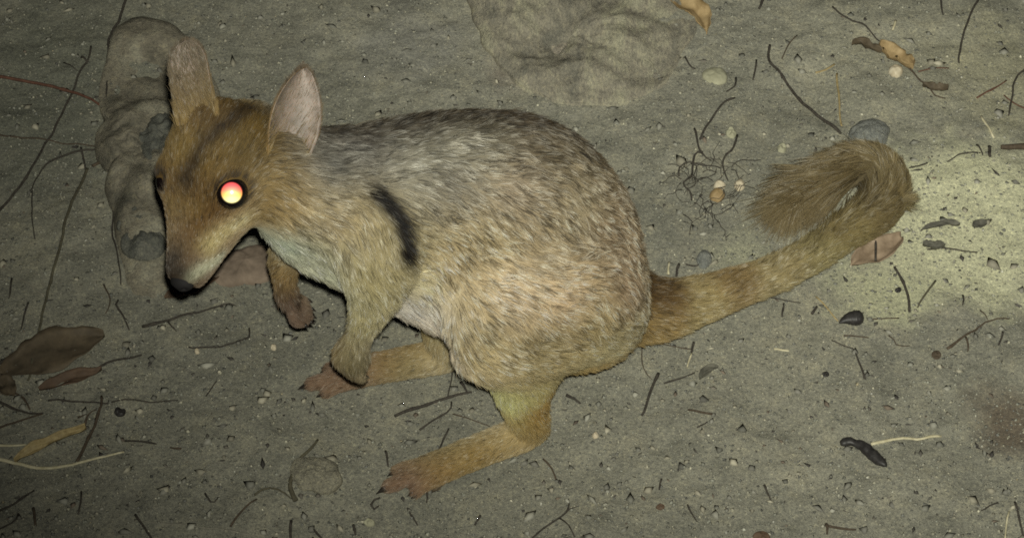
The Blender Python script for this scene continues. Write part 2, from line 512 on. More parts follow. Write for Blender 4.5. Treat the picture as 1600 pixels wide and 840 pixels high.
m_eye, N_, L_, B_ = mat('eyeball_black')
B_.inputs['Base Color'].default_value = (.006, .004, .004, 1)
B_.inputs['Roughness'].default_value = .22
m_pup, N_, L_, B_ = mat('eyeshine_tapetum')
tc = N_.new('ShaderNodeTexCoord'); sp = N_.new('ShaderNodeSeparateXYZ'); cr_ = N_.new('ShaderNodeValToRGB'); mr = N_.new('ShaderNodeMapRange')
mr.inputs[1].default_value = -.0056; mr.inputs[2].default_value = .0056
L_.new(tc.outputs['Object'], sp.inputs[0]); L_.new(sp.outputs['Y'], mr.inputs[0]); L_.new(mr.outputs[0], cr_.inputs[0])
e = cr_.color_ramp.elements
e[0].position = .10; e[0].color = (1, .90, .48, 1)
e[1].position = .85; e[1].color = (.78, .10, .11, 1)
x = e.new(.36); x.color = (.95, .55, .16, 1)
x = e.new(.62); x.color = (.88, .20, .13, 1)
L_.new(cr_.outputs[0], B_.inputs['Base Color'])
B_.inputs['Metallic'].default_value = 1.0
B_.inputs['Roughness'].default_value = .55
B_.inputs['Coat Weight'].default_value = .6
B_.inputs['Coat Roughness'].default_value = .12

EYES = []
EYE_R = .0089
p, n = on_body(362, 301)
near_c = p + ray(362, 301).normalized() * .0042
far_c = near_c - H_S * (2 * (near_c - H_O).dot(H_S)) + H_S * .0055
for c, sgn in ((near_c, 1), (far_c, -1)):
    look = (CAM - c).normalized() if sgn > 0 else (-H_S * .9 + H_U * .35 + H_D * .3).normalized()
    xax = UPI.cross(look).normalized(); yax = look.cross(xax)
    ME = Matrix((xax, yax, look)).transposed().to_4x4(); ME.translation = c
    V, F = sphere_cap(EYE_R, math.pi * .98, 20, 28)
    V = [(x, y, min(z, .0072)) for x, y, z in V] if sgn > 0 else V
    eo = mesh_obj('eye', V, F, m_eye, wal)
    eo.matrix_world = ME
    if sgn > 0:
        R2 = .019                                      # the lit pupil is a flatter lens set in the ball
        V, F = sphere_cap(R2, math.asin((.0059) / R2), 10, 32)
        V = [(x, y, z - R2 + .0083) for x, y, z in V]
        V += [(x, y, z - .003) for x, y, z in V[-32:]]
        b0 = len(V) - 64
        F += [(b0 + j, b0 + 32 + j, b0 + 32 + (j + 1) % 32, b0 + (j + 1) % 32) for j in range(32)]
        mesh_obj('pupil', V, F, m_pup, eo)
        eo['label'] = 'near eye glowing orange and red in the flash'
    EYES.append((c, EYE_R))

# ---- nose pad with two nostrils
m_nose, N_, L_, B_ = mat('nose_leather')
B_.inputs['Base Color'].default_value = (.012, .011, .011, 1)
B_.inputs['Roughness'].default_value = .8
B_.inputs['Specular IOR Level'].default_value = .25
bm = bmesh.new()
bmesh.ops.create_icosphere(bm, subdivisions=4, radius=1.0)
for v in bm.verts:
    x, y, z = v.co
    for s in (-1, 1):
        d = (Vector((x, y, z)) - Vector((.45 * s, .05, .85))).length
        v.co *= 1 - .35 * math.exp(-(d / .26) ** 2)
    v.co.y *= .85 if y > 0 else .7
NM = Matrix((H_S, H_U, H_D)).transposed().to_4x4(); NM.translation = hd(6.35, -1.5)
bm.transform(Matrix.Diagonal((.0074, .0068, .0057, 1)))
me = bpy.data.meshes.new('nose'); bm.to_mesh(me); bm.free()
me.polygons.foreach_set('use_smooth', [True] * len(me.polygons)); me.materials.append(m_nose)
no = link(bpy.data.objects.new('nose', me), wal); no.matrix_world = NM

# ---- claws
m_claw, N_, L_, B_ = mat('claw_horn')
B_.inputs['Base Color'].default_value = (.022, .018, .015, 1)
B_.inputs['Roughness'].default_value = .4
for p, d, r in CLAWS:
    V, F = [], []
    s = d.cross(Vector((0, 0, 1)))
    if s.length < .1: s = d.cross(Vector((1, 0, 0)))
    s.normalize(); u = s.cross(d).normalized()
    ln = .0055 * (r / .4)
    for i in range(5):
        t = i / 4
        c = p + d * (ln * t) - u * (ln * .35 * t * t)
        rr = r * .01 * .55 * (1 - t) + .0002
        for j in range(6):
            a = j * math.pi / 3
            V.append(c + s * (math.cos(a) * rr * .8) + u * (math.sin(a) * rr))
    for i in range(4):
        for j in range(6):
            a, b = i * 6 + j, i * 6 + (j + 1) % 6
            F.append((a, b, b + 6, a + 6))
    F.append((24, 25, 26, 27, 28, 29)); F.append((5, 4, 3, 2, 1, 0))
    mesh_obj('claw', V, F, m_claw, wal)

# ---- ears: cupped leaves of skin
m_ear, N_, L_, B_ = mat('ear_skin')
tx = N_.new('ShaderNodeTexNoise'); tx.inputs['Scale'].default_value = 130; tx.inputs['Detail'].default_value = 4
rr_ = N_.new('ShaderNodeValToRGB')
rr_.color_ramp.elements[0].position = .3; rr_.color_ramp.elements[0].color = (.11, .090, .074, 1)
rr_.color_ramp.elements[1].position = .7; rr_.color_ramp.elements[1].color = (.235, .185, .155, 1)
tcc = N_.new('ShaderNodeTexCoord')
L_.new(tcc.outputs['Object'], tx.inputs['Vector']); L_.new(tx.outputs[0], rr_.inputs[0]); L_.new(rr_.outputs[0], B_.inputs['Base Color'])
B_.inputs['Roughness'].default_value = .6
B_.inputs['Subsurface Weight'].default_value = .15
B_.inputs['Subsurface Radius'].default_value = (.004, .0015, .001)
m_eb, N_, L_, B_ = mat('ear_back_skin')
B_.inputs['Base Color'].default_value = (.16, .10, .045, 1)
B_.inputs['Roughness'].default_value = .8
EARS = []


def ear(base, tip, facing, W, depth, label, bw=.62):
    ax = tip - base
    Ln = ax.length
    ax.normalize()
    nf = (facing - ax * facing.dot(ax)).normalized()
    sd = ax.cross(nf).normalized()
    nu, nw = 26, 21
    inner, outer = [], []
    for i in range(nu):
        u = i / (nu - 1)
        w = W * (1 - u ** 3.4) ** .60 * (bw + (1 - bw) * math.sin(math.pi * min(1, u * .95 + .12)))
        for j in range(nw):
            v = -1 + 2 * j / (nw - 1)
            fold = depth * (abs(v) ** 1.8) * (1 - .75 * u) * 1.0
            back = -.25 * Ln * u * u * .35
            ed = 1 - .10 * (abs(v) > .9) * math.sin(u * 31 + v)
            c = base + ax * (Ln * u) + sd * (w * v * (1 - .22 * (1 - u) * v * v)) + nf * (fold + back - depth * .3)
            th = .0014 * (1 - v * v) + .0004
            inner.append(c); outer.append(c - nf * (th + .0010 * (1 - u)))
    n0 = len(inner)
    V = inner + outer
    Fi, Fo = [], []
    for i in range(nu - 1):
        for j in range(nw - 1):
            a = i * nw + j
            Fi.append((a, a + 1, a + nw + 1, a + nw))
            Fo.append((n0 + a, n0 + a + nw, n0 + a + nw + 1, n0 + a + 1))
        a = i * nw
        Fo.append((a, a + nw, n0 + a + nw, n0 + a)); b = a + nw - 1
        Fo.append((b, n0 + b, n0 + b + nw, b + nw))
    a = (nu - 1) * nw
    for j in range(nw - 1):
        Fo.append((a + j, a + j + 1, n0 + a + j + 1, n0 + a + j)); Fo.append((j + 1, j, n0 + j, n0 + j + 1))
    o = mesh_obj('ear', V, Fi + Fo, m_ear, wal)
    o.data.materials.append(m_eb)
    o.data.polygons.foreach_set('material_index', [0] * len(Fi) + [1] * len(Fo))
    o['label'] = label
    EARS.append((np.array([tuple(v) for v in inner]), np.array([tuple(v) for v in outer]), nu, nw, np.array(ax), np.array(nf), np.array(sd)))


def depth_pt(px, py, t):
    return CAM + ray(px, py).normalized() * t


bN = on_body(446, 232)[0]; tN = (bN - CAM).length
ear(depth_pt(438, 242, tN + .004), depth_pt(484, 110, tN - .004), (RGT * .55 - FWD * .82 - UPI * .1).normalized(), .0180, .014, 'near ear, pale pink inside, turned to the camera', .72)
bF = on_body(318, 190)[0]; tF = (bF - CAM).length
ear(depth_pt(316, 188, tF + .006), depth_pt(284, 62, tF + .012), (-RGT * .20 - FWD * .9 + UPI * .1).normalized(), .0128, .011, 'far ear, dusky inside with an orange base', 1.25)
# ---- fur: strands rooted on the skin
def tri_arrays(me):
    me.calc_loop_triangles()
    t = np.empty(len(me.loop_triangles) * 3, np.int32); me.loop_triangles.foreach_get('vertices', t)
    return t.reshape(-1, 3)


def norm(a):
    return a / np.maximum(np.linalg.norm(a, axis=-1, keepdims=True), 1e-9)


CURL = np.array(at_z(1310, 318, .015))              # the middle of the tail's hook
r_ = {n: VW[:, i] for i, n in enumerate(REG)}
# hair length, lift, density, grizzle on each vertex
tt = np.zeros(nv)
TC = catmull([tuple(p) for p in TAIL], 120)
sel = np.where(r_['tail'] > .05)[0]
for i in sel:
    tt[i] = np.argmin(((TC - BV[i]) ** 2).sum(1)) / 119
hlen_tail = np.interp(tt, np.linspace(0, 1, len(LEN_T)), LEN_T)
muz = np.clip((hdn - .005) / .03, 0, 1)
VL = (r_['trunk'] * .0086 + r_['thigh'] * .0080 + r_['shank'] * .0055 + r_['foot'] * .0036 + r_['arm'] * .0060 + r_['paw'] * .0020 + r_['neck'] * .0070
      + r_['head'] * (.0046 - .0026 * muz) + r_['tail'] * hlen_tail)
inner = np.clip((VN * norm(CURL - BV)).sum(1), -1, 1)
hook = r_['tail'] * np.interp(tt, [.42, .5, .82, .9], [0, 1, 1, 0])            # inside of the hook: longer hair, the hollow's shade painted into its colour
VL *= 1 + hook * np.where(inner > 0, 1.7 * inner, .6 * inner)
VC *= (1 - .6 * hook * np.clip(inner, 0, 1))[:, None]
VLIFT = (r_['trunk'] * .24 + r_['thigh'] * .24 + r_['shank'] * .30 + r_['foot'] * .30 + r_['arm'] * .30 + r_['paw'] * .3 + r_['neck'] * .24 + r_['head'] * .26 + r_['tail'] * np.interp(tt, [0, .4, .7, 1], [.32, .32, .42, .22]) * (1 + np.interp(tt, [.35, .5, .9, 1], [0, .9, .9, .2]) * np.clip((VN * norm(CURL - BV)).sum(1), -1, 1)))
VDEN = (r_['trunk'] * 1.0 + r_['thigh'] * 1.2 + r_['shank'] * 2.2 + r_['foot'] * 2.6 + r_['arm'] * 2.0 + r_['paw'] * 3 + r_['neck'] * 1.5 + r_['head'] * 3.2 + r_['tail'] * np.interp(tt, [0, .4, .6, 1], [1.5, 1.5, 2.2, 6.0]))
VGRZ = np.clip(r_['trunk'] * 1.0 + r_['thigh'] * .75 + r_['neck'] * .6 + r_['arm'] * .35 + r_['head'] * .30 + r_['tail'] * .45 + r_['shank'] * .25 + r_['foot'] * .3, 0, 1)
VGRZ *= np.clip((VN[:, 2] + .45) * 2.5, 0, 1)

N_HAIR = 300000
T = tri_arrays(body_me)
A = np.linalg.norm(np.cross(BV[T[:, 1]] - BV[T[:, 0]], BV[T[:, 2]] - BV[T[:, 0]]), axis=1) * VDEN[T].mean(1)
ti = rng.choice(len(T), N_HAIR, p=A / A.sum())
b = rng.random((N_HAIR, 2)); fl2 = b.sum(1) > 1; b[fl2] = 1 - b[fl2]
bw = np.stack([1 - b.sum(1), b[:, 0], b[:, 1]], 1)
def bary(F):
    X = F[T[ti]]
    return (X * (bw[..., None] if X.ndim == 3 else bw)).sum(1)
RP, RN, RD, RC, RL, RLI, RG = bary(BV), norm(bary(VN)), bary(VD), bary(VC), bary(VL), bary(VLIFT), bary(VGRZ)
Rreg = {n: bary(r_[n]) for n in ('trunk', 'thigh', 'tail', 'head', 'foot')}
Rtt = bary(tt)
# nothing grows on the eyes or the nose
keep = np.ones(N_HAIR, bool)
rim = np.zeros(N_HAIR)
for c, r in EYES:
    d = np.linalg.norm(RP - np.array(c), axis=1)
    keep &= d > r * 1.02
    rim = np.maximum(rim, np.exp(-np.clip((d - r * 1.02) / .0016, 0, None) ** 2))
keep &= np.linalg.norm(RP - np.array(NM.translation), axis=1) > .0072
RC = RC * (1 - .9 * rim[:, None]) + np.array([.012, .009, .007]) * (.9 * rim[:, None])
# ears: short hair on the backs, rims and base
ep, en, ed, ec, el = [], [], [], [], []
for n_ear, (inner, outer, nu, nw, ax, nf, sd) in enumerate(EARS):
    m = 9000
    i = rng.random(m) ** .8 * (nu - 1.001); j = rng.random(m) * (nw - 1.001)
    i0, j0 = i.astype(int), j.astype(int)
    P = outer[i0 * nw + j0] * (1 - (i - i0))[:, None] + outer[(i0 + 1) * nw + j0] * (i - i0)[:, None]
    P2 = outer[i0 * nw + j0 + 1] * (1 - (i - i0))[:, None] + outer[(i0 + 1) * nw + j0 + 1] * (i - i0)[:, None]
    P = P * (1 - (j - j0))[:, None] + P2 * (j - j0)[:, None]
    v = (j / (nw - 1) * 2 - 1)[:, None]; u = (i / (nu - 1))[:, None]
    nn = norm(-nf * (1 - np.abs(v)) + sd * v * .9)
    col = lin((98, 78, 42)) * (1 - u) ** 2 + lin((62, 53, 41)) * (1 - (1 - u) ** 2)
    ep.append(P); en.append(nn); ed.append(np.repeat(ax[None], m, 0)); ec.append(col / .62 * .9); el.append((.0042 * (1 - .5 * u))[:, 0])
    # inside: pale down near the base, and a fringe along the rim
    m = (800, 5600)[n_ear]
    i = rng.random(m) ** 1.3 * (nu - 1.001); v = np.sign(rng.random(m) - .5) * (1 - rng.random(m) ** 1.1 * .98)
    j = (v + 1) / 2 * (nw - 1.001); i0, j0 = i.astype(int), j.astype(int)
    P = inner[i0 * nw + j0]; u = (i / (nu - 1))[:, None]
    P = P + rng.normal(0, .0006, P.shape)
    col = lin((98, 80, 46)) * (1 - u) ** 2 + lin((72, 64, 52)) * (1 - (1 - u) ** 2)
    ep.append(P); en.append(norm(nf - sd * v[:, None] * .3)); ed.append(np.repeat(ax[None], m, 0)); ec.append(col / .62 * .9); el.append((.0060 * (1 - .70 * u))[:, 0])
ep, en, ed, ec, el = map(np.concatenate, (ep, en, ed, ec, el))
ne_ = len(ep)
RP = np.concatenate([RP[keep], ep]); RN = np.concatenate([RN[keep], en]); RD = np.concatenate([RD[keep], ed]); RC = np.concatenate([RC[keep], ec]); RL = np.concatenate([RL[keep], el])
RLI = np.concatenate([RLI[keep], np.full(ne_, .35)]); RG = np.concatenate([RG[keep], np.full(ne_, .2)])
Rtt = np.concatenate([Rtt[keep], np.zeros(ne_)])
for k_ in Rreg: Rreg[k_] = np.concatenate([Rreg[k_][keep], np.zeros(ne_)])
n = len(RP)
# clumps: locks of hair share a lean, a shade and a meeting point
nc = 14000
ci = rng.choice(n, nc, replace=False)
kd = KDTree(nc)
for q, i in enumerate(ci): kd.insert(Vector(RP[i]), q)
kd.balance()
cl = np.array([kd.find(Vector(p))[1] for p in RP])
cl_rand = rng.normal(0, 1, (nc, 3)); cl_shade = rng.normal(0, 1, nc)
tang = norm(RD - RN * (RD * RN).sum(1)[:, None])
side = np.cross(RN, tang)
# the coat swirls a little: broad noise turns the hair direction
turn = np.array([noise.noise(Vector(p) * 26) for p in RP]) * .55 + cl_rand[cl, 0] * .16 + rng.normal(0, .10, n)
turn *= np.clip(RL / .008, .4, 1.3)
tang = tang * np.cos(turn)[:, None] + side * np.sin(turn)[:, None]
lift = np.clip(RLI + cl_rand[cl, 1] * .07 + rng.normal(0, .07, n), .06, 1.2)
d0 = norm(tang * np.cos(lift)[:, None] + RN * np.sin(lift)[:, None])
L = RL * np.clip(rng.normal(1, .20, n), .5, 1.6)
# droop the long brush hairs towards the ground and back along the tail
K = 5
S = np.linspace(0, 1, K)
ctip = (RP + d0 * L[:, None])[ci][cl]
root_c = RP[ci][cl]
pull = np.clip((L - .004) / .008, 0, 1) * .34
PTS = np.empty((n, K, 3))
wv = rng.normal(0, 1, (n, 3))
for q, s in enumerate(S):
    p = RP + d0 * (L * s)[:, None] - RN * (L * s * s * .12)[:, None]
    p[:, 2] -= (L ** 2 * s * s * 5.0)
    p += (ctip - (RP + d0 * L[:, None])) * (pull * s ** 1.5)[:, None]
    p += wv * (L * .05 * s * s)[:, None]
    p[:, 2] = np.maximum(p[:, 2], .0012)
    PTS[:, q] = p
# shades
u1 = rng.random(n)
shade = np.exp(cl_shade[cl] * .16 * (.25 + RG)) * np.exp(rng.normal(0, .16, n))
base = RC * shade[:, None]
g = RG[:, None]
# fine locks, two or three millimetres wide, are dark- or pale-tipped together
ns = 85000
si = rng.choice(n, ns, replace=False)
kd = KDTree(ns)
for q, i in enumerate(si): kd.insert(Vector(RP[i] - tang[i] * .003), q)
kd.balance()
sub = np.array([kd.find(Vector(p))[1] for p in RP])
u1 = np.clip(rng.random(ns)[sub] + rng.normal(0, .10, n), 0, 1)
isdark = (u1 < .28 * RG)
ispale = (u1 > 1 - .32 * RG)
hc = base.copy(); tcx = base.copy()
hc *= (1 - .35 * g)
tcx[isdark] *= .30; hc[isdark] *= .42
pl = tcx[ispale]; lum_ = pl @ np.array([.3, .6, .1]); pl = lum_[:, None] * np.array([1.03, 1.0, .86]) * .55 + pl * .45
tcx[ispale] = np.clip(pl * 2.2 + .04, 0, .85)
rest = ~(isdark | ispale)
tcx[rest] *= (1 + .15 * RG[rest])[:, None]
hc = np.clip(hc, .003, .85); tcx = np.clip(tcx, .003, .88)
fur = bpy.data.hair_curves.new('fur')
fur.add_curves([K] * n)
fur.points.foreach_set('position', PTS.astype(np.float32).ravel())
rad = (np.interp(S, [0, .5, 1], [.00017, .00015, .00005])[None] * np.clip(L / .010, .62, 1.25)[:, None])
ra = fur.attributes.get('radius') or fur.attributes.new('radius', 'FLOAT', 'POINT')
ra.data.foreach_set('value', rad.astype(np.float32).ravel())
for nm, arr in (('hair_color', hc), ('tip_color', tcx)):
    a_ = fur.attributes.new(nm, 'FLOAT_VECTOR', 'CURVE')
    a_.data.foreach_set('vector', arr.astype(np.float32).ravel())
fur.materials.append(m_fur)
fo = link(bpy.data.objects.new('fur', fur), wal)
fo['kind'] = 'stuff'
fo['label'] = 'grizzled grey-brown coat with a bushy tail end'
# ------------------------------------------------------------------ ground
def hash01(ix, iy, seed):
    h = (ix * 374761393 + iy * 668265263 + seed * 974634777) & 0xFFFFFFFF
    h = ((h ^ (h >> 13)) * 1274126177) & 0xFFFFFFFF
    return ((h ^ (h >> 16)) & 0xFFFF) / 65535.0


def vnoise(x, y, seed):
    ix, iy = np.floor(x).astype(np.int64), np.floor(y).astype(np.int64)
    fx, fy = x - ix, y - iy
    fx, fy = fx * fx * fx * (fx * (fx * 6 - 15) + 10), fy * fy * fy * (fy * (fy * 6 - 15) + 10)
    a, b, c, d = hash01(ix, iy, seed), hash01(ix + 1, iy, seed), hash01(ix, iy + 1, seed), hash01(ix + 1, iy + 1, seed)
    return (a * (1 - fx) + b * fx) * (1 - fy) + (c * (1 - fx) + d * fx) * fy


def ground_h(x, y):
    x, y = np.asarray(x, float), np.asarray(y, float)
    h = (vnoise(x / .16 + 9, y / .16 + 3, 1) - .55) * .010 + (vnoise(x / .045, y / .045, 2) - .5) * .0044 + (vnoise(x / .017, y / .017, 3) - .5) * .0024 + (vnoise(x / .006, y / .006, 4) - .5) * .0014
    for px, py, r in ((730, 730, .075), (590, 592, .070), (845, 685, .03), (1200, 450, .09), (1320, 380, .07)):
        c = at_z(px, py)
        k = np.exp(-(((x - c.x) ** 2 + (y - c.y) ** 2) / r ** 2) ** 2)
        h = h * (1 - k * .75) - .0012 * k
    return h


def gz(x, y):
    return float(ground_h(x, y))


core = np.arange(-.60, .6001, .0026)
ext = np.array([.62, .66, .72, .8, .9, 1.1, 1.4, 2, 3, 5, 9, 16, 30, 60])
gx = np.concatenate([-ext[::-1], core, ext])
gy = np.concatenate([-ext[::-1], np.arange(-.60, .7601, .0026), ext + .2])
GX, GY = np.meshgrid(gx, gy)
fade = np.clip((1.6 - np.hypot(GX, GY)) / .6, 0, 1)
GZ = ground_h(GX, GY) * np.where(np.hypot(GX, GY) > 1.6, .3, 1) 
nx, ny = len(gx), len(gy)
GV = np.stack([GX, GY, GZ], -1).reshape(-1, 3)
idx = np.arange(nx * ny).reshape(ny, nx)
GF = np.stack([idx[:-1, :-1], idx[:-1, 1:], idx[1:, 1:], idx[1:, :-1]], -1).reshape(-1, 4)
me = bpy.data.meshes.new('ground')
me.vertices.add(len(GV)); me.vertices.foreach_set('co', GV.ravel())
me.loops.add(GF.size); me.loops.foreach_set('vertex_index', GF.ravel().astype(np.int32))
me.polygons.add(len(GF)); me.polygons.foreach_set('loop_start', np.arange(0, GF.size, 4, dtype=np.int32))
me.polygons.foreach_set('use_smooth', np.ones(len(GF), bool))
me.update(calc_edges=True)
ground = tag(link(bpy.data.objects.new('ground', me)), 'bare grey sandy soil with a pale patch', None, kind='structure')

m, N_, L_, B_ = mat('grey_sandy_soil')
def nd(t, **k):
    n_ = N_.new(t)
    for a, v in k.items(): setattr(n_, a, v)
    return n_
def tex(scale, detail=3, rough=.55):
    t = nd('ShaderNodeTexNoise'); t.inputs['Scale'].default_value = scale; t.inputs['Detail'].default_value = detail; t.inputs['Roughness'].default_value = rough
    L_.new(geo.outputs['Position'], t.inputs['Vector']); return t
def ramp(src, stops):
    r = nd('ShaderNodeValToRGB')
    els = r.color_ramp.elements
    els[0].position, els[0].color = stops[0][0], (*stops[0][1], 1)
    els[1].position, els[1].color = stops[-1][0], (*stops[-1][1], 1)
    for p, c in stops[1:-1]:
        e_ = els.new(p); e_.color = (*c, 1)
    L_.new(src, r.inputs[0]); return r.outputs[0]
def mix(f, a, b, mode='MIX'):
    x_ = nd('ShaderNodeMix', data_type='RGBA', blend_type=mode)
    if isinstance(f, float): x_.inputs[0].default_value = f
    else: L_.new(f, x_.inputs[0])
    for s_, i_ in ((a, 6), (b, 7)):
        if isinstance(s_, tuple): x_.inputs[i_].default_value = (*s_, 1)
        else: L_.new(s_, x_.inputs[i_])
    return x_.outputs[2]
def math_(op, a, b=None, c=None, clamp=False):
    m_ = nd('ShaderNodeMath', operation=op, use_clamp=clamp)
    for i_, s_ in enumerate((a, b, c)):
        if s_ is None: continue
        if isinstance(s_, (int, float)): m_.inputs[i_].default_value = s_
        else: L_.new(s_, m_.inputs[i_])
    return m_.outputs[0]
def patch(px, py, rx, ry, wob=.55, inner=.35, wscale=28):
    """soft stain of the soil round a spot of the ground, with a ragged edge"""
    c = at_z(px, py)
    s_ = nd('ShaderNodeVectorMath', operation='SUBTRACT'); L_.new(geo.outputs['Position'], s_.inputs[0]); s_.inputs[1].default_value = (c.x, c.y, 0)
    q = nd('ShaderNodeVectorMath', operation='MULTIPLY'); L_.new(s_.outputs[0], q.inputs[0]); q.inputs[1].default_value = (1 / (rx * .00045), 1 / (ry * .00045 / .743), 0)
    ln = nd('ShaderNodeVectorMath', operation='LENGTH'); L_.new(q.outputs[0], ln.inputs[0])
    t = tex(wscale, 5, .65)
    d = math_('ADD', ln.outputs['Value'], math_('MULTIPLY', math_('SUBTRACT', t.outputs[0], .5), wob * 2.2))
    r = nd('ShaderNodeMapRange', clamp=True); r.inputs[1].default_value = 1.0; r.inputs[2].default_value = inner; r.inputs[3].default_value = 0; r.inputs[4].default_value = 1
    L_.new(d, r.inputs[0]); return r.outputs[0]
geo = nd('ShaderNodeNewGeometry')
c0 = ramp(tex(7, 4).outputs[0], [(.30, (.190, .187, .155)), (.55, (.236, .230, .188)), (.75, (.266, .256, .202))])
c0 = mix(.5, c0, ramp(tex(42, 6, .7).outputs[0], [(.30, (.55, .56, .55)), (.5, (1, 1, 1)), (.72, (1.45, 1.38, 1.22))]), 'MULTIPLY')
c0 = mix(patch(1510, 345, 225, 165, .45, .55), c0, (.48, .475, .33))
c0 = mix(math_('MULTIPLY', patch(1380, 455, 120, 55, .8), .75), c0, (.42, .42, .28))
c0 = mix(math_('MULTIPLY', patch(1160, 395, 80, 45, 1.0), .5), c0, (.36, .36, .25))
c0 = mix(math_('MULTIPLY', patch(1560, 120, 130, 130, 1.0), .35), c0, (.34, .32, .21))
c0 = mix(math_('MULTIPLY', patch(1575, 655, 80, 65, .5), .75), c0, (.10, .075, .055))
c0 = mix(math_('MULTIPLY', patch(70, 130, 260, 260, .5), .75), c0, (.15, .155, .125))
c0 = mix(math_('MULTIPLY', patch(900, 90, 170, 70, .8), .35), c0, (.20, .15, .12))
c0 = mix(math_('MULTIPLY', patch(640, 60, 120, 90, .8), .35), c0, (.20, .20, .19))
c0 = mix(math_('MULTIPLY', patch(900, 70, 620, 170, .5), .8), c0, (1.28, 1.27, 1.28), 'MULTIPLY')  # far soil made paler over broad areas, middle then right
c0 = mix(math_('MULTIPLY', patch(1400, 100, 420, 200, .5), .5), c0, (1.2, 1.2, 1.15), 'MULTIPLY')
# grains: dark and pale specks
g1 = ramp(tex(420, 4, .75).outputs[0], [(.30, (.42, .43, .44)), (.46, (.92, .92, .92)), (.56, (1.06, 1.06, 1.04)), (.72, (1.9, 1.85, 1.6))])
c0 = mix(.75, c0, g1, 'MULTIPLY')
g2 = ramp(tex(1150, 2, .7).outputs[0], [(.28, (.5, .5, .52)), (.5, (1, 1, 1)), (.74, (1.7, 1.65, 1.5))])
c0 = mix(.6, c0, g2, 'MULTIPLY')
spk = ramp(tex(150, 3, .6).outputs[0], [(.24, (.30, .28, .26)), (.31, (1, 1, 1)), (.72, (1, 1, 1)), (.80, (1.6, 1.5, 1.2))])
c0 = mix(.8, c0, spk, 'MULTIPLY')
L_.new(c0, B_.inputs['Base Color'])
B_.inputs['Roughness'].default_value = .95
B_.inputs['Specular IOR Level'].default_value = .12
bu = nd('ShaderNodeBump'); bu.inputs['Strength'].default_value = .9; bu.inputs['Distance'].default_value = .0011
hsum = math_('ADD', math_('MULTIPLY', tex(330, 5, .7).outputs[0], 1.0), math_('MULTIPLY', tex(1300, 3, .7).outputs[0], .45))
L_.new(hsum, bu.inputs['Height']); L_.new(bu.outputs[0], B_.inputs['Normal'])
me.materials.append(m)

# loose grains of sand and crumbs of soil, too many to count
def grains(name, n_, smin, smax, cols, seed, flat=.7, elong=1.0, power=2.5):
    r = np.random.default_rng(seed)
    px = r.uniform(-60, 1660, n_); py = r.uniform(-80, 920, n_)
    k = 2 * HALF / 1600
    dx, dy = (px - 800) * k, (420 - py) * k
    D = np.array(FWD)[None] + np.array(RGT)[None] * dx[:, None] + np.array(UPI)[None] * dy[:, None]
    P = np.array(CAM)[None] + D * (-CAM.z / D[:, 2])[:, None]
    P[:, 2] = ground_h(P[:, 0], P[:, 1])
    s = smin + (smax - smin) * r.random(n_) ** power
    base = np.array([(1, 0, 0), (0, 1, 0), (-1, 0, 0), (0, -1, 0), (0, 0, 1), (0, 0, -1)], float)
    tri = np.array([(0, 1, 4), (1, 2, 4), (2, 3, 4), (3, 0, 4), (1, 0, 5), (2, 1, 5), (3, 2, 5), (0, 3, 5)])
    a = r.uniform(0, 6.283, n_)
    V = base[None] * (1 + r.normal(0, .38, (n_, 6, 1))) * s[:, None, None]
    V[..., 2] *= flat; V[..., 0] *= 1 + (elong - 1) * r.random(n_)[:, None]
    tl = r.normal(0, .35, n_)
    V[..., 2] += V[..., 0] * np.tan(np.clip(tl, -.6, .6))[:, None] * .4
    x = V[..., 0] * np.cos(a)[:, None] - V[..., 1] * np.sin(a)[:, None]
    y = V[..., 0] * np.sin(a)[:, None] + V[..., 1] * np.cos(a)[:, None]
    V[..., 0], V[..., 1] = x, y
    V += (P + np.stack([0 * s, 0 * s, s * flat * .35], 1))[:, None]
    F = (tri[None] + (np.arange(n_) * 6)[:, None, None]).reshape(-1, 3)
    me = bpy.data.meshes.new(name)
    me.vertices.add(n_ * 6); me.vertices.foreach_set('co', V.reshape(-1))
    me.loops.add(F.size); me.loops.foreach_set('vertex_index', F.ravel().astype(np.int32))
    me.polygons.add(len(F)); me.polygons.foreach_set('loop_start', np.arange(0, F.size, 3, dtype=np.int32))
    me.polygons.foreach_set('use_smooth', np.ones(len(F), bool))
    me.update(calc_edges=True)
    C = np.array(cols)[r.choice(len(cols), n_)] * np.exp(r.normal(0, .25, (n_, 1)))
    ca = me.color_attributes.new('tint', 'FLOAT_COLOR', 'POINT')
    ca.data.foreach_set('color', np.repeat(np.concatenate([C, np.ones((n_, 1))], 1), 6, axis=0).ravel())
    me.materials.append(m_grain)
    o = link(bpy.data.objects.new(name, me))
    return o


m_grain, N_, L_, B_ = mat('loose_grain')
vc = N_.new('ShaderNodeVertexColor'); vc.layer_name = 'tint'
L_.new(vc.outputs[0], B_.inputs['Base Color']); B_.inputs['Roughness'].default_value = .85
tag(grains('sand_grains', 42000, .0003, .0013, [(.25, .243, .195), (.20, .20, .165), (.30, .285, .215), (.13, .13, .115), (.22, .22, .18)], 11), 'loose sand grains over the whole soil', 'sand', kind='stuff')
tag(grains('soil_crumbs', 1000, .0005, .0017, [(.07, .064, .054), (.11, .10, .082), (.05, .045, .04), (.15, .12, .09)], 12, .55, 3.0, 3.0), 'small dark crumbs of soil and litter scattered on the ground', 'soil crumbs', kind='stuff')
tag(grains('quartz_grit', 170, .0005, .0014, [(.42, .40, .31), (.5, .49, .42), (.36, .31, .2)], 13, .8, 1.5, 3.0), 'small pale quartz grit scattered on the ground', 'grit', kind='stuff')
tag(grains('soil_clods', 2600, .0008, .0034, [(.20, .196, .162), (.25, .243, .20), (.16, .155, .13), (.29, .27, .205)], 17, .5, 1.7, 3.2), 'small grey clods of dry soil lying all over the ground', 'soil clods', kind='stuff')
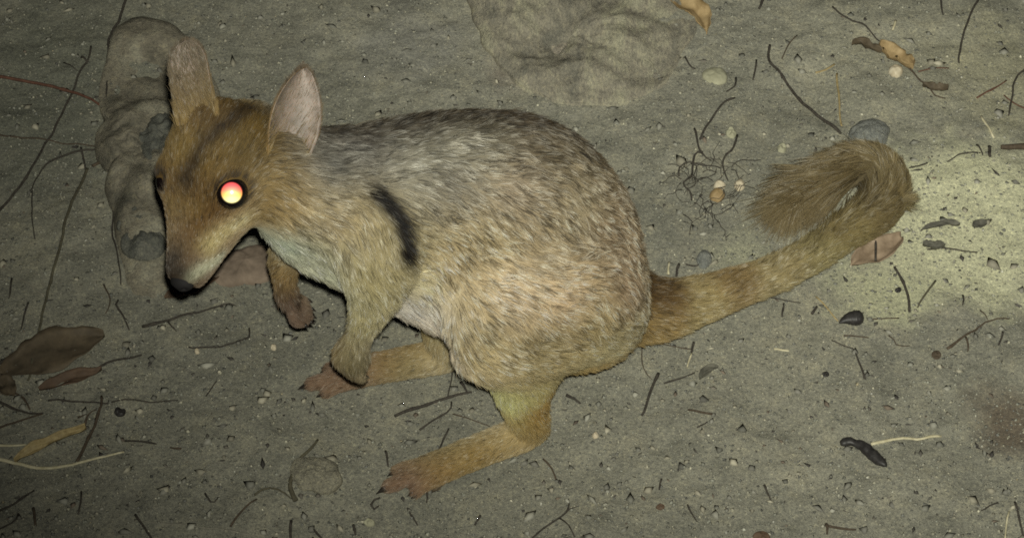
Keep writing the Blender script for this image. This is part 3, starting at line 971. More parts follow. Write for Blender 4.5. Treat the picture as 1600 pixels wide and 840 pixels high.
# ------------------------------------------------------------------ stones, leaves, twigs and straws
def plain(name, c1, c2, scale, rough=.85, bump=.3, stretch=None, bdist=.0006):
    m, N_, L_, B_ = mat(name)
    tc = N_.new('ShaderNodeTexCoord'); t = N_.new('ShaderNodeTexNoise'); t.inputs['Scale'].default_value = scale; t.inputs['Detail'].default_value = 6; t.inputs['Roughness'].default_value = .68
    r = N_.new('ShaderNodeValToRGB')
    r.color_ramp.elements[0].position = .30; r.color_ramp.elements[0].color = (*c1, 1)
    r.color_ramp.elements[1].position = .70; r.color_ramp.elements[1].color = (*c2, 1)
    src = tc.outputs['Object']
    if stretch:
        mp = N_.new('ShaderNodeMapping'); mp.inputs['Scale'].default_value = stretch; L_.new(src, mp.inputs[0]); src = mp.outputs[0]
    L_.new(src, t.inputs['Vector']); L_.new(t.outputs[0], r.inputs[0]); L_.new(r.outputs[0], B_.inputs['Base Color'])
    B_.inputs['Roughness'].default_value = rough
    B_.inputs['Specular IOR Level'].default_value = .25
    b = N_.new('ShaderNodeBump'); b.inputs['Strength'].default_value = bump; b.inputs['Distance'].default_value = bdist
    L_.new(t.outputs[0], b.inputs['Height']); L_.new(b.outputs[0], B_.inputs['Normal'])
    return m


def rocky(name, c1, c2, c3, scale, stretch=(1, 1, 1)):
    """rock with broad stains, mid mottling and fine grain"""
    m, N_, L_, B_ = mat(name)
    tc = N_.new('ShaderNodeTexCoord'); mp = N_.new('ShaderNodeMapping'); mp.inputs['Scale'].default_value = stretch
    L_.new(tc.outputs['Object'], mp.inputs[0])
    def t_(sc, det, ro):
        t = N_.new('ShaderNodeTexNoise'); t.inputs['Scale'].default_value = sc; t.inputs['Detail'].default_value = det; t.inputs['Roughness'].default_value = ro
        t.inputs['Distortion'].default_value = .6
        L_.new(mp.outputs[0], t.inputs['Vector']); return t.outputs[0]
    def r_(src, stops):
        r = N_.new('ShaderNodeValToRGB'); e = r.color_ramp.elements
        e[0].position, e[0].color = stops[0][0], (*stops[0][1], 1); e[1].position, e[1].color = stops[-1][0], (*stops[-1][1], 1)
        for p, c in stops[1:-1]: e.new(p).color = (*c, 1)
        L_.new(src, r.inputs[0]); return r.outputs[0]
    def x_(f, a, b):
        x = N_.new('ShaderNodeMix'); x.data_type = 'RGBA'; x.blend_type = 'MULTIPLY'; x.inputs[0].default_value = f
        L_.new(a, x.inputs[6]); L_.new(b, x.inputs[7]); return x.outputs[2]
    c = r_(t_(scale, 5, .6), [(.32, c1), (.5, c2), (.68, c3)])
    f1, f2 = t_(scale * 9, 5, .75), t_(900, 3, .7)
    c = x_(.8, c, r_(f1, [(.30, (.45, .45, .46)), (.5, (1, 1, 1)), (.72, (1.55, 1.5, 1.3))]))
    c = x_(.6, c, r_(f2, [(.28, (.5, .5, .52)), (.5, (1, 1, 1)), (.74, (1.6, 1.55, 1.4))]))
    L_.new(c, B_.inputs['Base Color']); B_.inputs['Roughness'].default_value = .92; B_.inputs['Specular IOR Level'].default_value = .15
    a = N_.new('ShaderNodeMath'); a.operation = 'MULTIPLY_ADD'; L_.new(f2, a.inputs[0]); a.inputs[1].default_value = .35; L_.new(f1, a.inputs[2])
    b = N_.new('ShaderNodeBump'); b.inputs['Strength'].default_value = .9; b.inputs['Distance'].default_value = .0016
    L_.new(a.outputs[0], b.inputs['Height']); L_.new(b.outputs[0], B_.inputs['Normal'])
    return m


M = {
    'dark': plain('dark_bark', (.022, .019, .016), (.078, .068, .055), 420),
    'brown': plain('brown_bark', (.042, .031, .022), (.100, .076, .052), 380),
    'olive': plain('olive_root_bark', (.055, .050, .034), (.120, .108, .070), 380),
    'red': plain('reddish_bark', (.070, .032, .022), (.150, .075, .050), 380),
    'straw': plain('dry_straw', (.22, .165, .075), (.40, .32, .16), 300, .6),
    'pale': plain('bleached_straw', (.38, .34, .21), (.62, .57, .40), 300, .55),
    'grey': plain('grey_stem', (.16, .155, .125), (.30, .28, .22), 300),
    'rock': rocky('weathered_rock', (.105, .100, .080), (.215, .195, .150), (.28, .265, .205), 30),
    'boulder': rocky('mottled_rock', (.185, .178, .148), (.265, .245, .195), (.36, .345, .255), 34, (1.6, .7, 1)),
    'slate': rocky('dark_stone', (.075, .078, .070), (.120, .122, .106), (.165, .162, .138), 40),
    'blue': rocky('grey_stone', (.15, .158, .148), (.215, .222, .205), (.26, .262, .24), 60),
    'leafgrey': plain('grey_brown_leaf', (.055, .054, .044), (.135, .128, .100), 150, .75, .4),
    'buff': rocky('buff_stone', (.19, .18, .14), (.26, .245, .19), (.32, .30, .225), 50),
    'sandst': plain('pale_sandstone', (.26, .25, .17), (.42, .41, .29), 120, .9, .6),
    'pinkst': plain('pinkish_brown_stone', (.13, .10, .075), (.26, .20, .15), 80, .85, .5),
    'leafdk': plain('dark_brown_leaf', (.050, .040, .027), (.145, .112, .072), 60, .7, .4),
    'leafred': plain('russet_leaf', (.075, .050, .033), (.15, .098, .064), 90, .7, .4),
    'leaftan': plain('tan_leaf', (.20, .135, .060), (.42, .31, .165), 110, .65, .4),
    'leafbuff': plain('buff_leaf', (.16, .115, .075), (.31, .235, .165), 110, .65, .4),
    'husk': plain('dark_seed_husk', (.012, .011, .011), (.045, .042, .040), 260, .45),
    'shell': plain('pale_husk', (.40, .33, .22), (.66, .60, .46), 160, .5),
}
MM = .00045                                           # one photo pixel on the ground, in metres


def set_origin(o):
    me = o.data
    co = np.empty(len(me.vertices) * 3); me.vertices.foreach_get('co', co); co = co.reshape(-1, 3)
    c = (co.min(0) + co.max(0)) / 2; c[2] = co[:, 2].min()
    me.vertices.foreach_set('co', (co - c).ravel()); me.update()
    o.location = c
    return o


def tube(path, r0, r1, seed=0, flat=1.0, wob=1.0, lift=0.0, n=None, arch=0.0, knots=True):
    """verts, faces of a twig lying on the ground along photo spots"""
    r = random.Random(seed)
    pts = []
    for x, y in path:
        p = at_z(x, y)
        pts.append((p.x, p.y, 0))
    L = sum(math.dist(pts[i], pts[i + 1]) for i in range(len(pts) - 1))
    n = n or max(5, min(60, int(L / .004)))
    C = catmull(pts, n)
    V, F = [], []
    k = 6
    ph = r.random() * 100
    for i in range(n):
        t = i / (n - 1)
        rad = r0 + (r1 - r0) * t
        kn = 1 + (.18 * noise.noise(Vector((i * .9, ph, 0))) + (.35 if knots and r.random() < .06 else 0))
        rad *= kn
        w1 = wob * .0010 * noise.noise(Vector((i * .35, ph, 5))); w2 = wob * .0010 * noise.noise(Vector((i * .35, ph, 9)))
        x, y = C[i, 0] + w1, C[i, 1] + w2
        z = gz(x, y) + r0 * flat * .75 + lift + arch * math.sin(math.pi * t) + .0006 * noise.noise(Vector((i * .3, ph, 20)))
        a, b = max(i - 1, 0), min(i + 1, n - 1)
        d = Vector(C[b] - C[a]); d.z = 0
        if d.length < 1e-9: d = Vector((1, 0, 0))
        d.normalize()
        s = Vector((-d.y, d.x, 0))
        for j in range(k):
            q = 2 * math.pi * j / k
            V.append(Vector((x, y, z)) + s * (math.cos(q) * rad) + Vector((0, 0, 1)) * (math.sin(q) * rad * flat))
    for i in range(n - 1):
        for j in range(k):
            a, b = i * k + j, i * k + (j + 1) % k
            F.append((a, b, b + k, a + k))
    F.append(tuple(range(k))[::-1]); F.append(tuple(range((n - 1) * k, n * k)))
    return V, F


SEED = [100]


def twig(name, label, path, w=4, m='dark', w1=None, branches=(), cat=None, group=None, flat=1.0, arch=0.0, lift=0.0):
    SEED[0] += 1
    w1 = w * .55 if w1 is None else w1
    w, w1 = w * .88, w1 * .88
    V, F = tube(path, w * MM / 2, w1 * MM / 2, SEED[0], flat, arch=arch, lift=lift, knots=m not in ('straw', 'pale'))
    for q, (bp, bw) in enumerate(branches):
        V2, F2 = tube(bp, bw * MM / 2, bw * .5 * MM / 2, SEED[0] + 50 + q, flat, arch=.001)
        F += [tuple(i + len(V) for i in f) for f in F2]; V += V2
    o = mesh_obj(name, V, F, M[m])
    set_origin(o)
    return tag(o, label, cat or {'straw': 'straw'}.get(name, 'twig' if 'root' not in name else 'root'), group)


def stone(name, label, poly, h, m, cat='stone', base=0.0, rough=.12, power=2.6, seg=64, rings=18, seed=1, sink=.006, tilt=(0, 0)):
    """a stone standing in the soil, its outline given by photo spots round it"""
    P = np.array([tuple(at_z(x, y, max(base, 0)))[:2] for x, y in poly])
    c = P.mean(0)
    ang = np.arctan2(P[:, 1] - c[1], P[:, 0] - c[0]); rad = np.hypot(P[:, 0] - c[0], P[:, 1] - c[1])
    o_ = np.argsort(ang); ang, rad = ang[o_], rad[o_]
    ang = np.concatenate([ang - 2 * math.pi, ang, ang + 2 * math.pi]); rad = np.tile(rad, 3)
    V, F = [], []
    Rm = rad.mean()
    g0 = gz(c[0], c[1]) if base == 0 else base
    for i in range(rings + 1):
        t = i / rings
        for j in range(seg):
            a = -math.pi + 2 * math.pi * j / seg
            R = np.interp(a, ang, rad)
            rr = R * math.sin(min(t * 1.06, 1) * math.pi / 2) if t < .95 else R * (1 + .02 * (t - .95) / .05)
            x, y = c[0] + rr * math.cos(a), c[1] + rr * math.sin(a)
            q = rr / R
            z = h * (1 - min(q, 1) ** power) ** .55 * (1 + tilt[0] * (x - c[0]) / Rm + tilt[1] * (y - c[1]) / Rm)
            nn = noise.fractal(Vector((x * 3 / Rm * .5, y * 3 / Rm * .5, seed * 7.7)), .9, 2.1, 5)
            nb = noise.fractal(Vector((x * 260, y * 260, seed * 3.1)), .8, 2.0, 3)
            z += (nn * rough * min(Rm, h * 2.0) + nb * .0005) * (1 - q ** 6)
            if t > .97: z = -sink
            e = 1 + .05 * noise.noise(Vector((math.cos(a) * 3, math.sin(a) * 3, seed * 1.3 + 4))) * (q ** 2)
            V.append((c[0] + (x - c[0]) * e, c[1] + (y - c[1]) * e, g0 + z))
    for i in range(rings):
        for j in range(seg):
            a, b = i * seg + j, i * seg + (j + 1) % seg
            F.append((a, a + seg, b + seg, b))
    F.append(tuple(range(rings * seg, (rings + 1) * seg))[::-1])
    o = mesh_obj(name, V, F, M[m])
    set_origin(o)
    return tag(o, label, cat)


def ell(cx, cy, rx, ry, n=14, rot=0.0, seed=0):
    r = random.Random(seed + int(cx))
    out = []
    for i in range(n):
        a = 2 * math.pi * i / n
        k = 1 + r.uniform(-.10, .10)
        x, y = rx * k * math.cos(a), ry * k * math.sin(a)
        out.append((cx + x * math.cos(rot) - y * math.sin(rot), cy + x * math.sin(rot) + y * math.cos(rot)))
    return out


def leaf(name, label, mid, width, m, curl=.003, cat='leaf', lift=.0012, seed=1, petiole=True, prof=1.0, rag=.0):
    """a dry leaf with a midrib, curled blade and real thickness along photo spots"""
    r = random.Random(seed)
    pts = [tuple(at_z(x, y)) for x, y in mid]
    n, k = 22, 11
    C = catmull(pts, n)
    V, F = [], []
    top = []
    for i in range(n):
        t = i / (n - 1)
        d = C[min(i + 1, n - 1)] - C[max(i - 1, 0)]
        d /= np.linalg.norm(d)
        s = np.array((-d[1], d[0], 0))
        w = width * MM / 2 * max(.04, math.sin(math.pi * min(1, max(0, t * .96 + .02))) ** (.8 * prof))
        for j in range(k):
            v = -1 + 2 * j / (k - 1)
            ed = 1 + rag * noise.noise(Vector((t * 9, v * 2, seed * 2.2))) * abs(v)
            p = C[i] + s * (w * v * ed)
            z = gz(p[0], p[1]) + lift + curl * (v * v) + curl * .7 * noise.noise(Vector((t * 4, v * 1.4, seed * 5.1))) + curl * .5 * t * t
            z += .0004 * math.cos(v * 9 + t * 14) - (.0004 if j == k // 2 else 0)
            top.append((p[0], p[1], z))
    V = top + [(x, y, z - .0005) for x, y, z in top]
    o_ = n * k
    for i in range(n - 1):
        for j in range(k - 1):
            a = i * k + j
            F.append((a, a + k, a + k + 1, a + 1)); F.append((o_ + a, o_ + a + 1, o_ + a + k + 1, o_ + a + k))
        a = i * k; F.append((a, o_ + a, o_ + a + k, a + k)); b = a + k - 1; F.append((b, b + k, o_ + b + k, o_ + b))
    for j in range(k - 1):
        F.append((j, j + 1, o_ + j + 1, o_ + j)); a = (n - 1) * k + j; F.append((a, o_ + a, o_ + a + 1, a + 1))
    o = mesh_obj(name, V, F, M[m])
    set_origin(o)
    return tag(o, label, cat)


# stones
stone('boulder', 'low mottled boulder half buried above the wallaby\'s back', [(730, -70), (738, 10), (748, 45), (772, 88), (800, 118), (850, 145), (930, 160), (1010, 140), (1065, 80), (1090, 10), (1080, -70)], .007, 'boulder', 'boulder', rough=.75, power=2.2, seg=130, rings=40, seed=3, tilt=(-.8, .5))
stone('rock', 'long rough grey-brown rock behind the wallaby\'s face', [(166, 95), (180, 45), (215, 25), (270, 35), (325, 110), (335, 190), (330, 260), (320, 330), (290, 410), (240, 462), (203, 458), (186, 410), (178, 340), (172, 270), (165, 190)], .010, 'rock', 'rock', rough=.7, power=2.4, seg=130, rings=40, seed=5, tilt=(-.6, -.1))
stone('stone', 'dark grey stone beside the wallaby\'s muzzle', [(190, 335), (205, 318), (232, 312), (256, 330), (258, 370), (250, 402), (226, 408), (200, 402), (192, 370)], .007, 'slate', base=.007, sink=.012, seed=7, power=5, rough=.5)
stone('stone', 'dark grey stone between the far ear and the far eye', [(224, 205), (236, 180), (256, 172), (272, 190), (270, 230), (258, 258), (236, 262), (222, 240)], .007, 'slate', base=.007, sink=.012, seed=8, power=5, rough=.5)
stone('stone', 'flat pinkish-brown stone showing between chin and far paw', [(322, 434), (338, 408), (375, 385), (420, 380), (428, 405), (424, 430), (380, 438)], .008, 'pinkst', seed=9)
stone('stone', 'rounded buff stone with a dark root curving round it', ell(492, 745, 42, 27, 16, .15), .005, 'buff', seed=10)
stone('stone', 'blue-grey stone peeping out above the tail curl', ell(1358, 210, 34, 22, 14), .009, 'blue', seed=11)
stone('stone', 'small grey oval stone between rump and tail', ell(1100, 403, 11, 15, 12), .004, 'blue', seed=12, seg=28, rings=10)
stone('stone', 'pale sandy stone beside two short dark twigs', ell(1118, 113, 20, 13, 12), .004, 'sandst', seed=13, seg=32, rings=10)
stone('pebble', 'pale pebble beside the upper end of the rootlet tangle', ell(1143, 203, 8, 8, 10), .003, 'sandst', 'pebble', rough=.45, seed=14, seg=24, rings=8)
stone('pebble', 'pale pebble near the tail tip, right of the rootlets', ell(1222, 228, 7, 8, 10), .003, 'sandst', 'pebble', rough=.45, seed=15, seg=24, rings=8)
stone('pebble', 'small white pebble below the far forepaw', ell(427, 540, 4.5, 5, 10), .002, 'shell', 'pebble', rough=.45, seed=16, seg=20, rings=8)
stone('pebble', 'small white pebble beside the curved twig below the nose', ell(308, 549, 4, 4, 10), .002, 'shell', 'pebble', rough=.45, seed=17, seg=20, rings=8)
stone('pebble', 'small pale pebble right of the near hind heel', ell(930, 681, 5, 5, 10), .002, 'shell', 'pebble', rough=.45, seed=18, seg=20, rings=8)
stone('pebble', 'whitish pebble below the near hind toes', ell(577, 815, 9, 6, 10), .0025, 'sandst', 'pebble', rough=.45, seed=19, seg=20, rings=8)
stone('pebble', 'brown pebble at the lower edge, right of centre', ell(1190, 838, 14, 8, 10), 0.0022, 'leafred', 'pebble', rough=.45, seed=20, seg=24, rings=8)
stone('pebble', 'small brown pebble on bare soil near the lower edge', ell(1032, 791, 7, 5, 10), 0.0014, 'leafred', 'pebble', rough=.45, seed=21, seg=20, rings=8)
stone('pebble', 'tiny black pebble on the pale patch beside a dark twig', ell(1404, 450, 5, 4.5, 10), 0.0011, 'husk', 'pebble', rough=.45, seed=22, seg=20, rings=8)
stone('pebble', 'small black pebble below the round seed, left of the hooked twig', ell(1290, 584, 5.5, 4.5, 10), 0.0011, 'husk', 'pebble', rough=.45, seed=23, seg=20, rings=8)
stone('pebble', 'dark lump at the lower end of the forked twig on the right', ell(1464, 551, 8, 7, 10), 0.0017, 'brown', 'pebble', rough=.45, seed=24, seg=20, rings=8)
stone('pebble', 'black lump of litter below the dead leaves on the left', ell(187, 642, 10, 7, 10), 0.0017, 'husk', 'pebble', rough=.45, seed=25, seg=20, rings=8)

# leaves
leaf('leaf', 'large dark brown dead leaf at the left edge of the picture', [(2, 590), (50, 568), (105, 548), (165, 530)], 76, 'leafdk', .004, seed=3, rag=.2)
leaf('leaf', 'narrow russet dead leaf just below the large brown one', [(62, 612), (95, 600), (140, 588), (160, 580)], 26, 'leafred', .003, seed=4, rag=.2)
leaf('leaf', 'russet leaf lying under the wallaby\'s nose', [(258, 468), (290, 452), (320, 440), (345, 425)], 34, 'leafred', .002, seed=5, rag=.2)
leaf('leaf', 'bright tan curled leaf at the top edge', [(1043, -12), (1065, 8), (1085, 18), (1098, 32), (1104, 52)], 40, 'leaftan', .005, seed=6, rag=.35)
leaf('leaf', 'pinkish brown leaf sticking out under the tail curl', [(1330, 414), (1355, 402), (1385, 388), (1408, 372)], 46, 'leafbuff', .004, seed=7, rag=.2)
leaf('leaf', 'crumpled tan leaf among twigs at the upper right', [(1372, 78), (1392, 92), (1410, 106), (1424, 120)], 30, 'leaftan', .006, seed=8, rag=.6)
leaf('leaf', 'small dark curled leaf left of the crumpled tan leaf', [(1330, 74), (1345, 72), (1358, 82), (1376, 90)], 16, 'leafdk', .004, seed=9, rag=.4)
leaf('leaf', 'dark shrivelled leaf right of the crumpled tan leaf', [(1440, 140), (1455, 148), (1470, 150), (1480, 146)], 16, 'leafdk', .004, seed=10, rag=.4)
leaf('leaf', 'narrow dark leaf lying on the pale patch', [(1441, 357), (1460, 352), (1482, 350), (1500, 351)], 13, 'leafgrey', .002, seed=11)
leaf('leaf', 'small round grey leaf on the pale patch', [(1519, 353), (1530, 351), (1542, 349)], 17, 'leafgrey', .002, seed=12)
leaf('leaf', 'tattered grey-brown leaf below the narrow dark one', [(1442, 380), (1458, 384), (1476, 386)], 15, 'leafgrey', .003, seed=13, rag=.5)
leaf('leaf', 'ochre strap-shaped leaf among straws at lower left', [(22, 718), (55, 702), (95, 686), (135, 670)], 15, 'straw', .003, seed=14, prof=.6)
leaf('leaf', 'small dark leaf scrap under the near hind toes', [(675, 768), (684, 762), (694, 752)], 12, 'leafdk', .002, seed=15, rag=.4)
leaf('leaf', 'small grey leaf right of the dark twig near the tail', [(1093, 592), (1106, 578), (1122, 574)], 15, 'leafgrey', .002, seed=16)
leaf('leaf', 'brown leaf scrap at the far left, over crossing stems', [(-10, 600), (6, 606), (24, 622)], 30, 'leafdk', .003, seed=17, rag=.3)

# twigs and roots
twig('root', 'thin dark root along the upper left edge of the rough rock', [(197, -5), (186, 28), (173, 55), (168, 90), (167, 130), (165, 170), (158, 208)], 6, 'dark', 4)
twig('root', 'thin dark root along the lower left edge of the rough rock', [(168, 256), (175, 290), (178, 330), (176, 368), (183, 392), (187, 420), (190, 446)], 4.5, 'dark', 2.5)
twig('twig', 'reddish twig arching in from the left edge to the rough rock', [(-10, 120), (40, 127), (80, 136), (110, 145), (140, 155), (162, 168)], 7, 'red', 5, arch=.004)
twig('twig', 'long dark forked twig slanting down at the upper left', [(142, 72), (138, 92), (125, 108), (117, 130), (108, 150), (97, 172), (85, 200), (70, 225), (55, 255), (40, 280), (20, 310), (-5, 337)], 4, 'dark', 5.5, branches=[([(98, 94), (108, 100), (120, 109)], 3), ([(127, 88), (133, 92), (136, 97)], 5)])
twig('twig', 'thin dark twig bent in an arc left of the rough rock', [(178, 230), (150, 231), (125, 236), (100, 245), (80, 258), (62, 278), (53, 300), (52, 340), (57, 380)], 4.2, 'dark', 2, arch=.003)
twig('twig', 'faint straight twig from the left edge to the rough rock', [(-8, 212), (60, 216), (110, 222), (165, 226)], 3.4, 'brown', 2.5)
twig('twig', 'stubby broken twig against the rough rock\'s left edge', [(172, 246), (158, 252), (145, 260)], 7, 'brown', 6)
twig('twig', 'short dark upright twig crossing the arc-shaped one', [(126, 228), (130, 245), (133, 264)], 4, 'dark', 3)
twig('straw', 'long olive straw slanting from the rough rock to the dead leaf', [(136, 262), (120, 310), (108, 350), (98, 395), (90, 425), (75, 475), (62, 530), (52, 570), (45, 596)], 6, 'olive', 4, flat=.6, arch=.004)
twig('straw', 'pale grey straw ending at the long olive one', [(5, 415), (35, 440), (70, 468)], 3.4, 'grey', 4)
twig('twig', 'short dark twig near the left edge beside the grey straw', [(20, 437), (17, 452), (15, 470)], 4, 'dark', 3)
twig('twig', 'thin dark twig between the left edge and the olive straw', [(46, 478), (38, 500), (33, 522)], 4, 'dark', 2)
twig('twig', 'stout dark twig crossing the olive straw above the brown leaf', [(-8, 574), (20, 560), (45, 543), (65, 533), (100, 528), (135, 525)], 7, 'dark', 3, branches=[([(68, 531), (80, 525), (94, 522)], 4)])
twig('twig', 'short crescent twig left of the small dark hooked one', [(163, 447), (172, 465), (172, 480), (165, 492)], 3, 'brown', 2)
twig('twig', 'small dark hooked twig below left of the nose', [(186, 470), (181, 480), (192, 495), (202, 516)], 4, 'dark', 2.5)
twig('twig', 'long wavy dark twig below the nose, thick at its left end', [(222, 511), (235, 509), (262, 503), (290, 492), (315, 485), (340, 475), (358, 470), (368, 473)], 6, 'dark', 2.2, branches=[([(262, 503), (268, 512), (276, 520)], 3)])
twig('twig', 'thin twig curving up at its right end, below the wavy one', [(295, 543), (330, 543), (360, 538), (380, 530), (390, 522), (388, 508)], 3.4, 'dark', 3)
twig('twig', 'dark twig on the tip of the large brown leaf', [(150, 580), (165, 570), (195, 560), (222, 553)], 5, 'dark', 3)
twig('twig', 'tiny slanting twig between brown leaves and far hind foot', [(323, 620), (332, 607), (339, 597)], 3, 'dark', 2.4)
twig('twig', 'long thin level twig below the russet leaf', [(75, 628), (130, 627), (170, 630), (205, 625), (240, 628), (277, 626)], 3.6, 'dark', 2.2)
twig('twig', 'dark stem at the left edge, upper of two that meet', [(-8, 628), (20, 640), (45, 648), (68, 648)], 6, 'dark', 3)
twig('twig', 'brown stem at the left edge, lower of two that meet', [(-8, 674), (30, 660), (66, 648)], 4, 'brown', 3)
twig('twig', 'bent brown stem at the left edge under the leaf scrap', [(0, 606), (22, 614), (38, 624), (46, 640)], 4, 'brown', 3)
twig('twig', 'brown doubled stem standing over the white straw', [(120, 722), (135, 692), (148, 662), (158, 634), (160, 618)], 6, 'brown', 4, branches=[([(132, 662), (138, 648), (152, 640)], 3.5), ([(122, 650), (136, 646)], 3)])
twig('straw', 'long bleached straw curving across the lower left', [(-10, 715), (20, 718), (60, 727), (120, 724), (160, 715), (194, 705)], 8, 'pale', 4, flat=.5)
twig('straw', 'short bleached straw at the left edge above the long one', [(-10, 698), (15, 697), (40, 694)], 6, 'pale', 4, flat=.5)
twig('straw', 'faint thin straw at the left edge, topmost of three', [(5, 684), (40, 680), (78, 675)], 2.6, 'grey', 2, flat=.5)
twig('twig', 'short level twig on bare soil right of the long straw', [(195, 687), (215, 689), (245, 695)], 3.8, 'dark', 3)
twig('twig', 'very short twig just right of the level one', [(266, 698), (284, 702)], 3.4, 'brown', 4)
twig('twig', 'dark twig rising from the left edge near the bottom', [(-8, 798), (20, 785), (53, 764)], 4.6, 'dark', 3)
twig('twig', 'small upright twig below the white straw\'s middle', [(127, 768), (125, 790), (122, 805)], 3.4, 'dark', 2.8)
twig('twig', 'short slanting twig at the bottom edge, left side', [(212, 806), (225, 822), (238, 842)], 4.5, 'dark', 3.5)
twig('straw', 'long pale straw lying along the bottom edge on the left', [(225, 815), (270, 820), (330, 828), (402, 837)], 3.2, 'grey', 3, flat=.5)
twig('twig', 'tiny v-shaped twig near the bottom left of centre', [(321, 772), (332, 787), (341, 778)], 3.4, 'dark', 2.5)
twig('twig', 'thick short twig at the bottom left corner', [(52, 793), (56, 822)], 5, 'brown', 4)
twig('twig', 'bent twig at the bottom left corner, leaving the frame', [(30, 802), (22, 818), (-6, 830)], 3.6, 'dark', 3)
twig('twig', 'brown twig climbing from the bottom edge towards the buff stone', [(360, 826), (375, 806), (390, 790), (402, 782)], 4, 'brown', 3)
twig('root', 'dark root curving round the left side of the buff stone', [(498, 688), (485, 705), (470, 722), (458, 745), (453, 765), (462, 784)], 4, 'olive', 9, branches=[([(398, 776), (415, 766), (440, 770), (456, 780)], 4)])
twig('twig', 'thin upright twig beside the far hind heel', [(709, 548), (706, 585), (700, 618)], 3, 'dark', 2)
twig('twig', 'stout dark twig with a knob between the two hind feet', [(617, 649), (640, 640), (680, 627), (715, 616), (737, 612)], 6, 'dark', 4.5, branches=[([(719, 596), (724, 603), (730, 613)], 5)])
twig('twig', 'short bent twig just below the stout knobbed one', [(655, 670), (675, 657), (695, 646), (704, 636), (705, 627)], 3.6, 'dark', 3)
twig('twig', 'short straight twig above the near hind foot', [(685, 702), (692, 688), (702, 668)], 3.8, 'dark', 3)
twig('twig', 'hair-thin twig running to the near hind shank', [(708, 645), (735, 652), (764, 664)], 2.2, 'brown', 2)
twig('twig', 'tiny upright twig above the near hind toes', [(603, 703), (605, 715), (607, 727)], 4, 'dark', 3)
twig('twig', 'small dark ring of twig in front of the near toes', [(594, 776), (585, 780), (580, 788), (584, 794), (591, 788)], 3.6, 'dark', 3)
twig('twig', 'short stub at the bottom edge below the buff stone', [(455, 812), (453, 842)], 5, 'dark', 4)
twig('twig', 'short slanting stub at the bottom edge, right of the buff stone', [(489, 824), (498, 833), (508, 844)], 4, 'dark', 3)
twig('twig', 'tiny stub near the bottom edge below the near toes', [(552, 818), (556, 833)], 4.4, 'dark', 3)
twig('twig', 'thin slanting twig below the near hind toes', [(636, 793), (644, 804), (652, 818)], 3, 'dark', 2.5)
twig('twig', 'tiny upright stub just under the near hind foot', [(668, 767), (666, 783)], 3.4, 'dark', 3)
twig('twig', 'short slanting stub right of the thin one near the bottom', [(751, 803), (742, 818)], 4.6, 'dark', 3)
twig('twig', 'straight dark twig right of the near hind heel', [(1003, 646), (1015, 615), (1029, 583)], 4.5, 'dark', 5)
twig('root', 'fine rootlet hanging down below the tail base', [(1004, 533), (1005, 575), (1017, 592)], 2.2, 'brown', 1.6)
twig('root', 'fine level rootlet below the tail base', [(1018, 533), (1050, 538), (1080, 543)], 2.2, 'brown', 1.8)
twig('twig', 'tiny dark twig above the small bright straw below the tail', [(1084, 532), (1081, 548)], 4.5, 'dark', 4)
twig('straw', 'small bright straw below the tail base', [(1081, 549), (1077, 560), (1074, 572)], 3.6, 'pale', 2.5)
twig('twig', 'thin twig rising to the right beside the straight dark one', [(1038, 599), (1062, 591), (1085, 581)], 3, 'dark', 2.5)
twig('twig', 'stubby dark twig right of the near shank', [(886, 617), (896, 622), (907, 630)], 6, 'dark', 4)
twig('twig', 'short curved twig below the near heel', [(849, 716), (861, 729), (868, 746)], 3.4, 'brown', 2.6)
twig('twig', 'branched twig rising from the bottom edge at the middle', [(828, 842), (850, 823), (870, 811), (885, 798), (890, 782)], 4, 'dark', 2.6, branches=[([(874, 808), (888, 820), (898, 840)], 3), ([(885, 798), (894, 793), (902, 788)], 2.4)])
twig('twig', 'short level twig in the middle of the bare soil', [(1074, 641), (1095, 648), (1114, 650)], 4, 'brown', 4)
twig('twig', 'tiny twig just below the level one', [(1088, 671), (1106, 661)], 3, 'dark', 2)
twig('twig', 'tiny slanting twig near the bottom, right of centre', [(1074, 787), (1081, 801), (1088, 816)], 3.4, 'dark', 2)
twig('twig', 'tiny upright twig in bare soil below the level one', [(1034, 747), (1030, 763)], 3.6, 'dark', 3)
twig('twig', 'tiny upright twig at the right of the bottom centre', [(1194, 757), (1200, 770), (1206, 782)], 4, 'dark', 2.6)
twig('twig', 'dark slightly bowed twig on the lower edge of the pale patch', [(1398, 415), (1412, 440), (1420, 465), (1421, 484)], 5, 'dark', 5)
twig('twig', 'olive twig leaning right beside the bowed dark one', [(1463, 434), (1450, 452), (1434, 477)], 4, 'olive', 3)
twig('straw', 'thin tan straw leading to the round seed', [(1274, 462), (1290, 478), (1310, 500)], 3.2, 'straw', 2.6)
twig('twig', 'stubby dark twig left of the round seed', [(1268, 488), (1277, 477)], 5.5, 'dark', 4)
twig('twig', 'thin level twig right of the round seed', [(1354, 497), (1380, 496), (1406, 494)], 2.8, 'brown', 2.2)
twig('twig', 'thin level twig below the round seed', [(1318, 523), (1340, 524), (1358, 525)], 3, 'brown', 2.2)
twig('root', 'fine s-shaped rootlet right below the round seed', [(1388, 522), (1396, 526), (1403, 536), (1422, 537)], 2.4, 'brown', 1.8)
twig('twig', 'hooked thin twig standing below the round seed', [(1300, 530), (1320, 538), (1333, 542), (1341, 560), (1347, 580), (1350, 592)], 2.2, 'dark', 3.6)
twig('twig', 'forked twig rising to the right above the brown stain', [(1480, 543), (1500, 530), (1520, 516), (1545, 500), (1578, 496)], 5, 'brown', 2.6, branches=[([(1510, 526), (1512, 536), (1513, 547)], 4), ([(1532, 482), (1540, 492), (1546, 500)], 2.4)])
twig('twig', 'short upright twig above the forked one', [(1506, 457), (1505, 477)], 3.2, 'dark', 2.4)
twig('twig', 'short upright twig right of the forked one', [(1567, 517), (1562, 536)], 4, 'dark', 3)
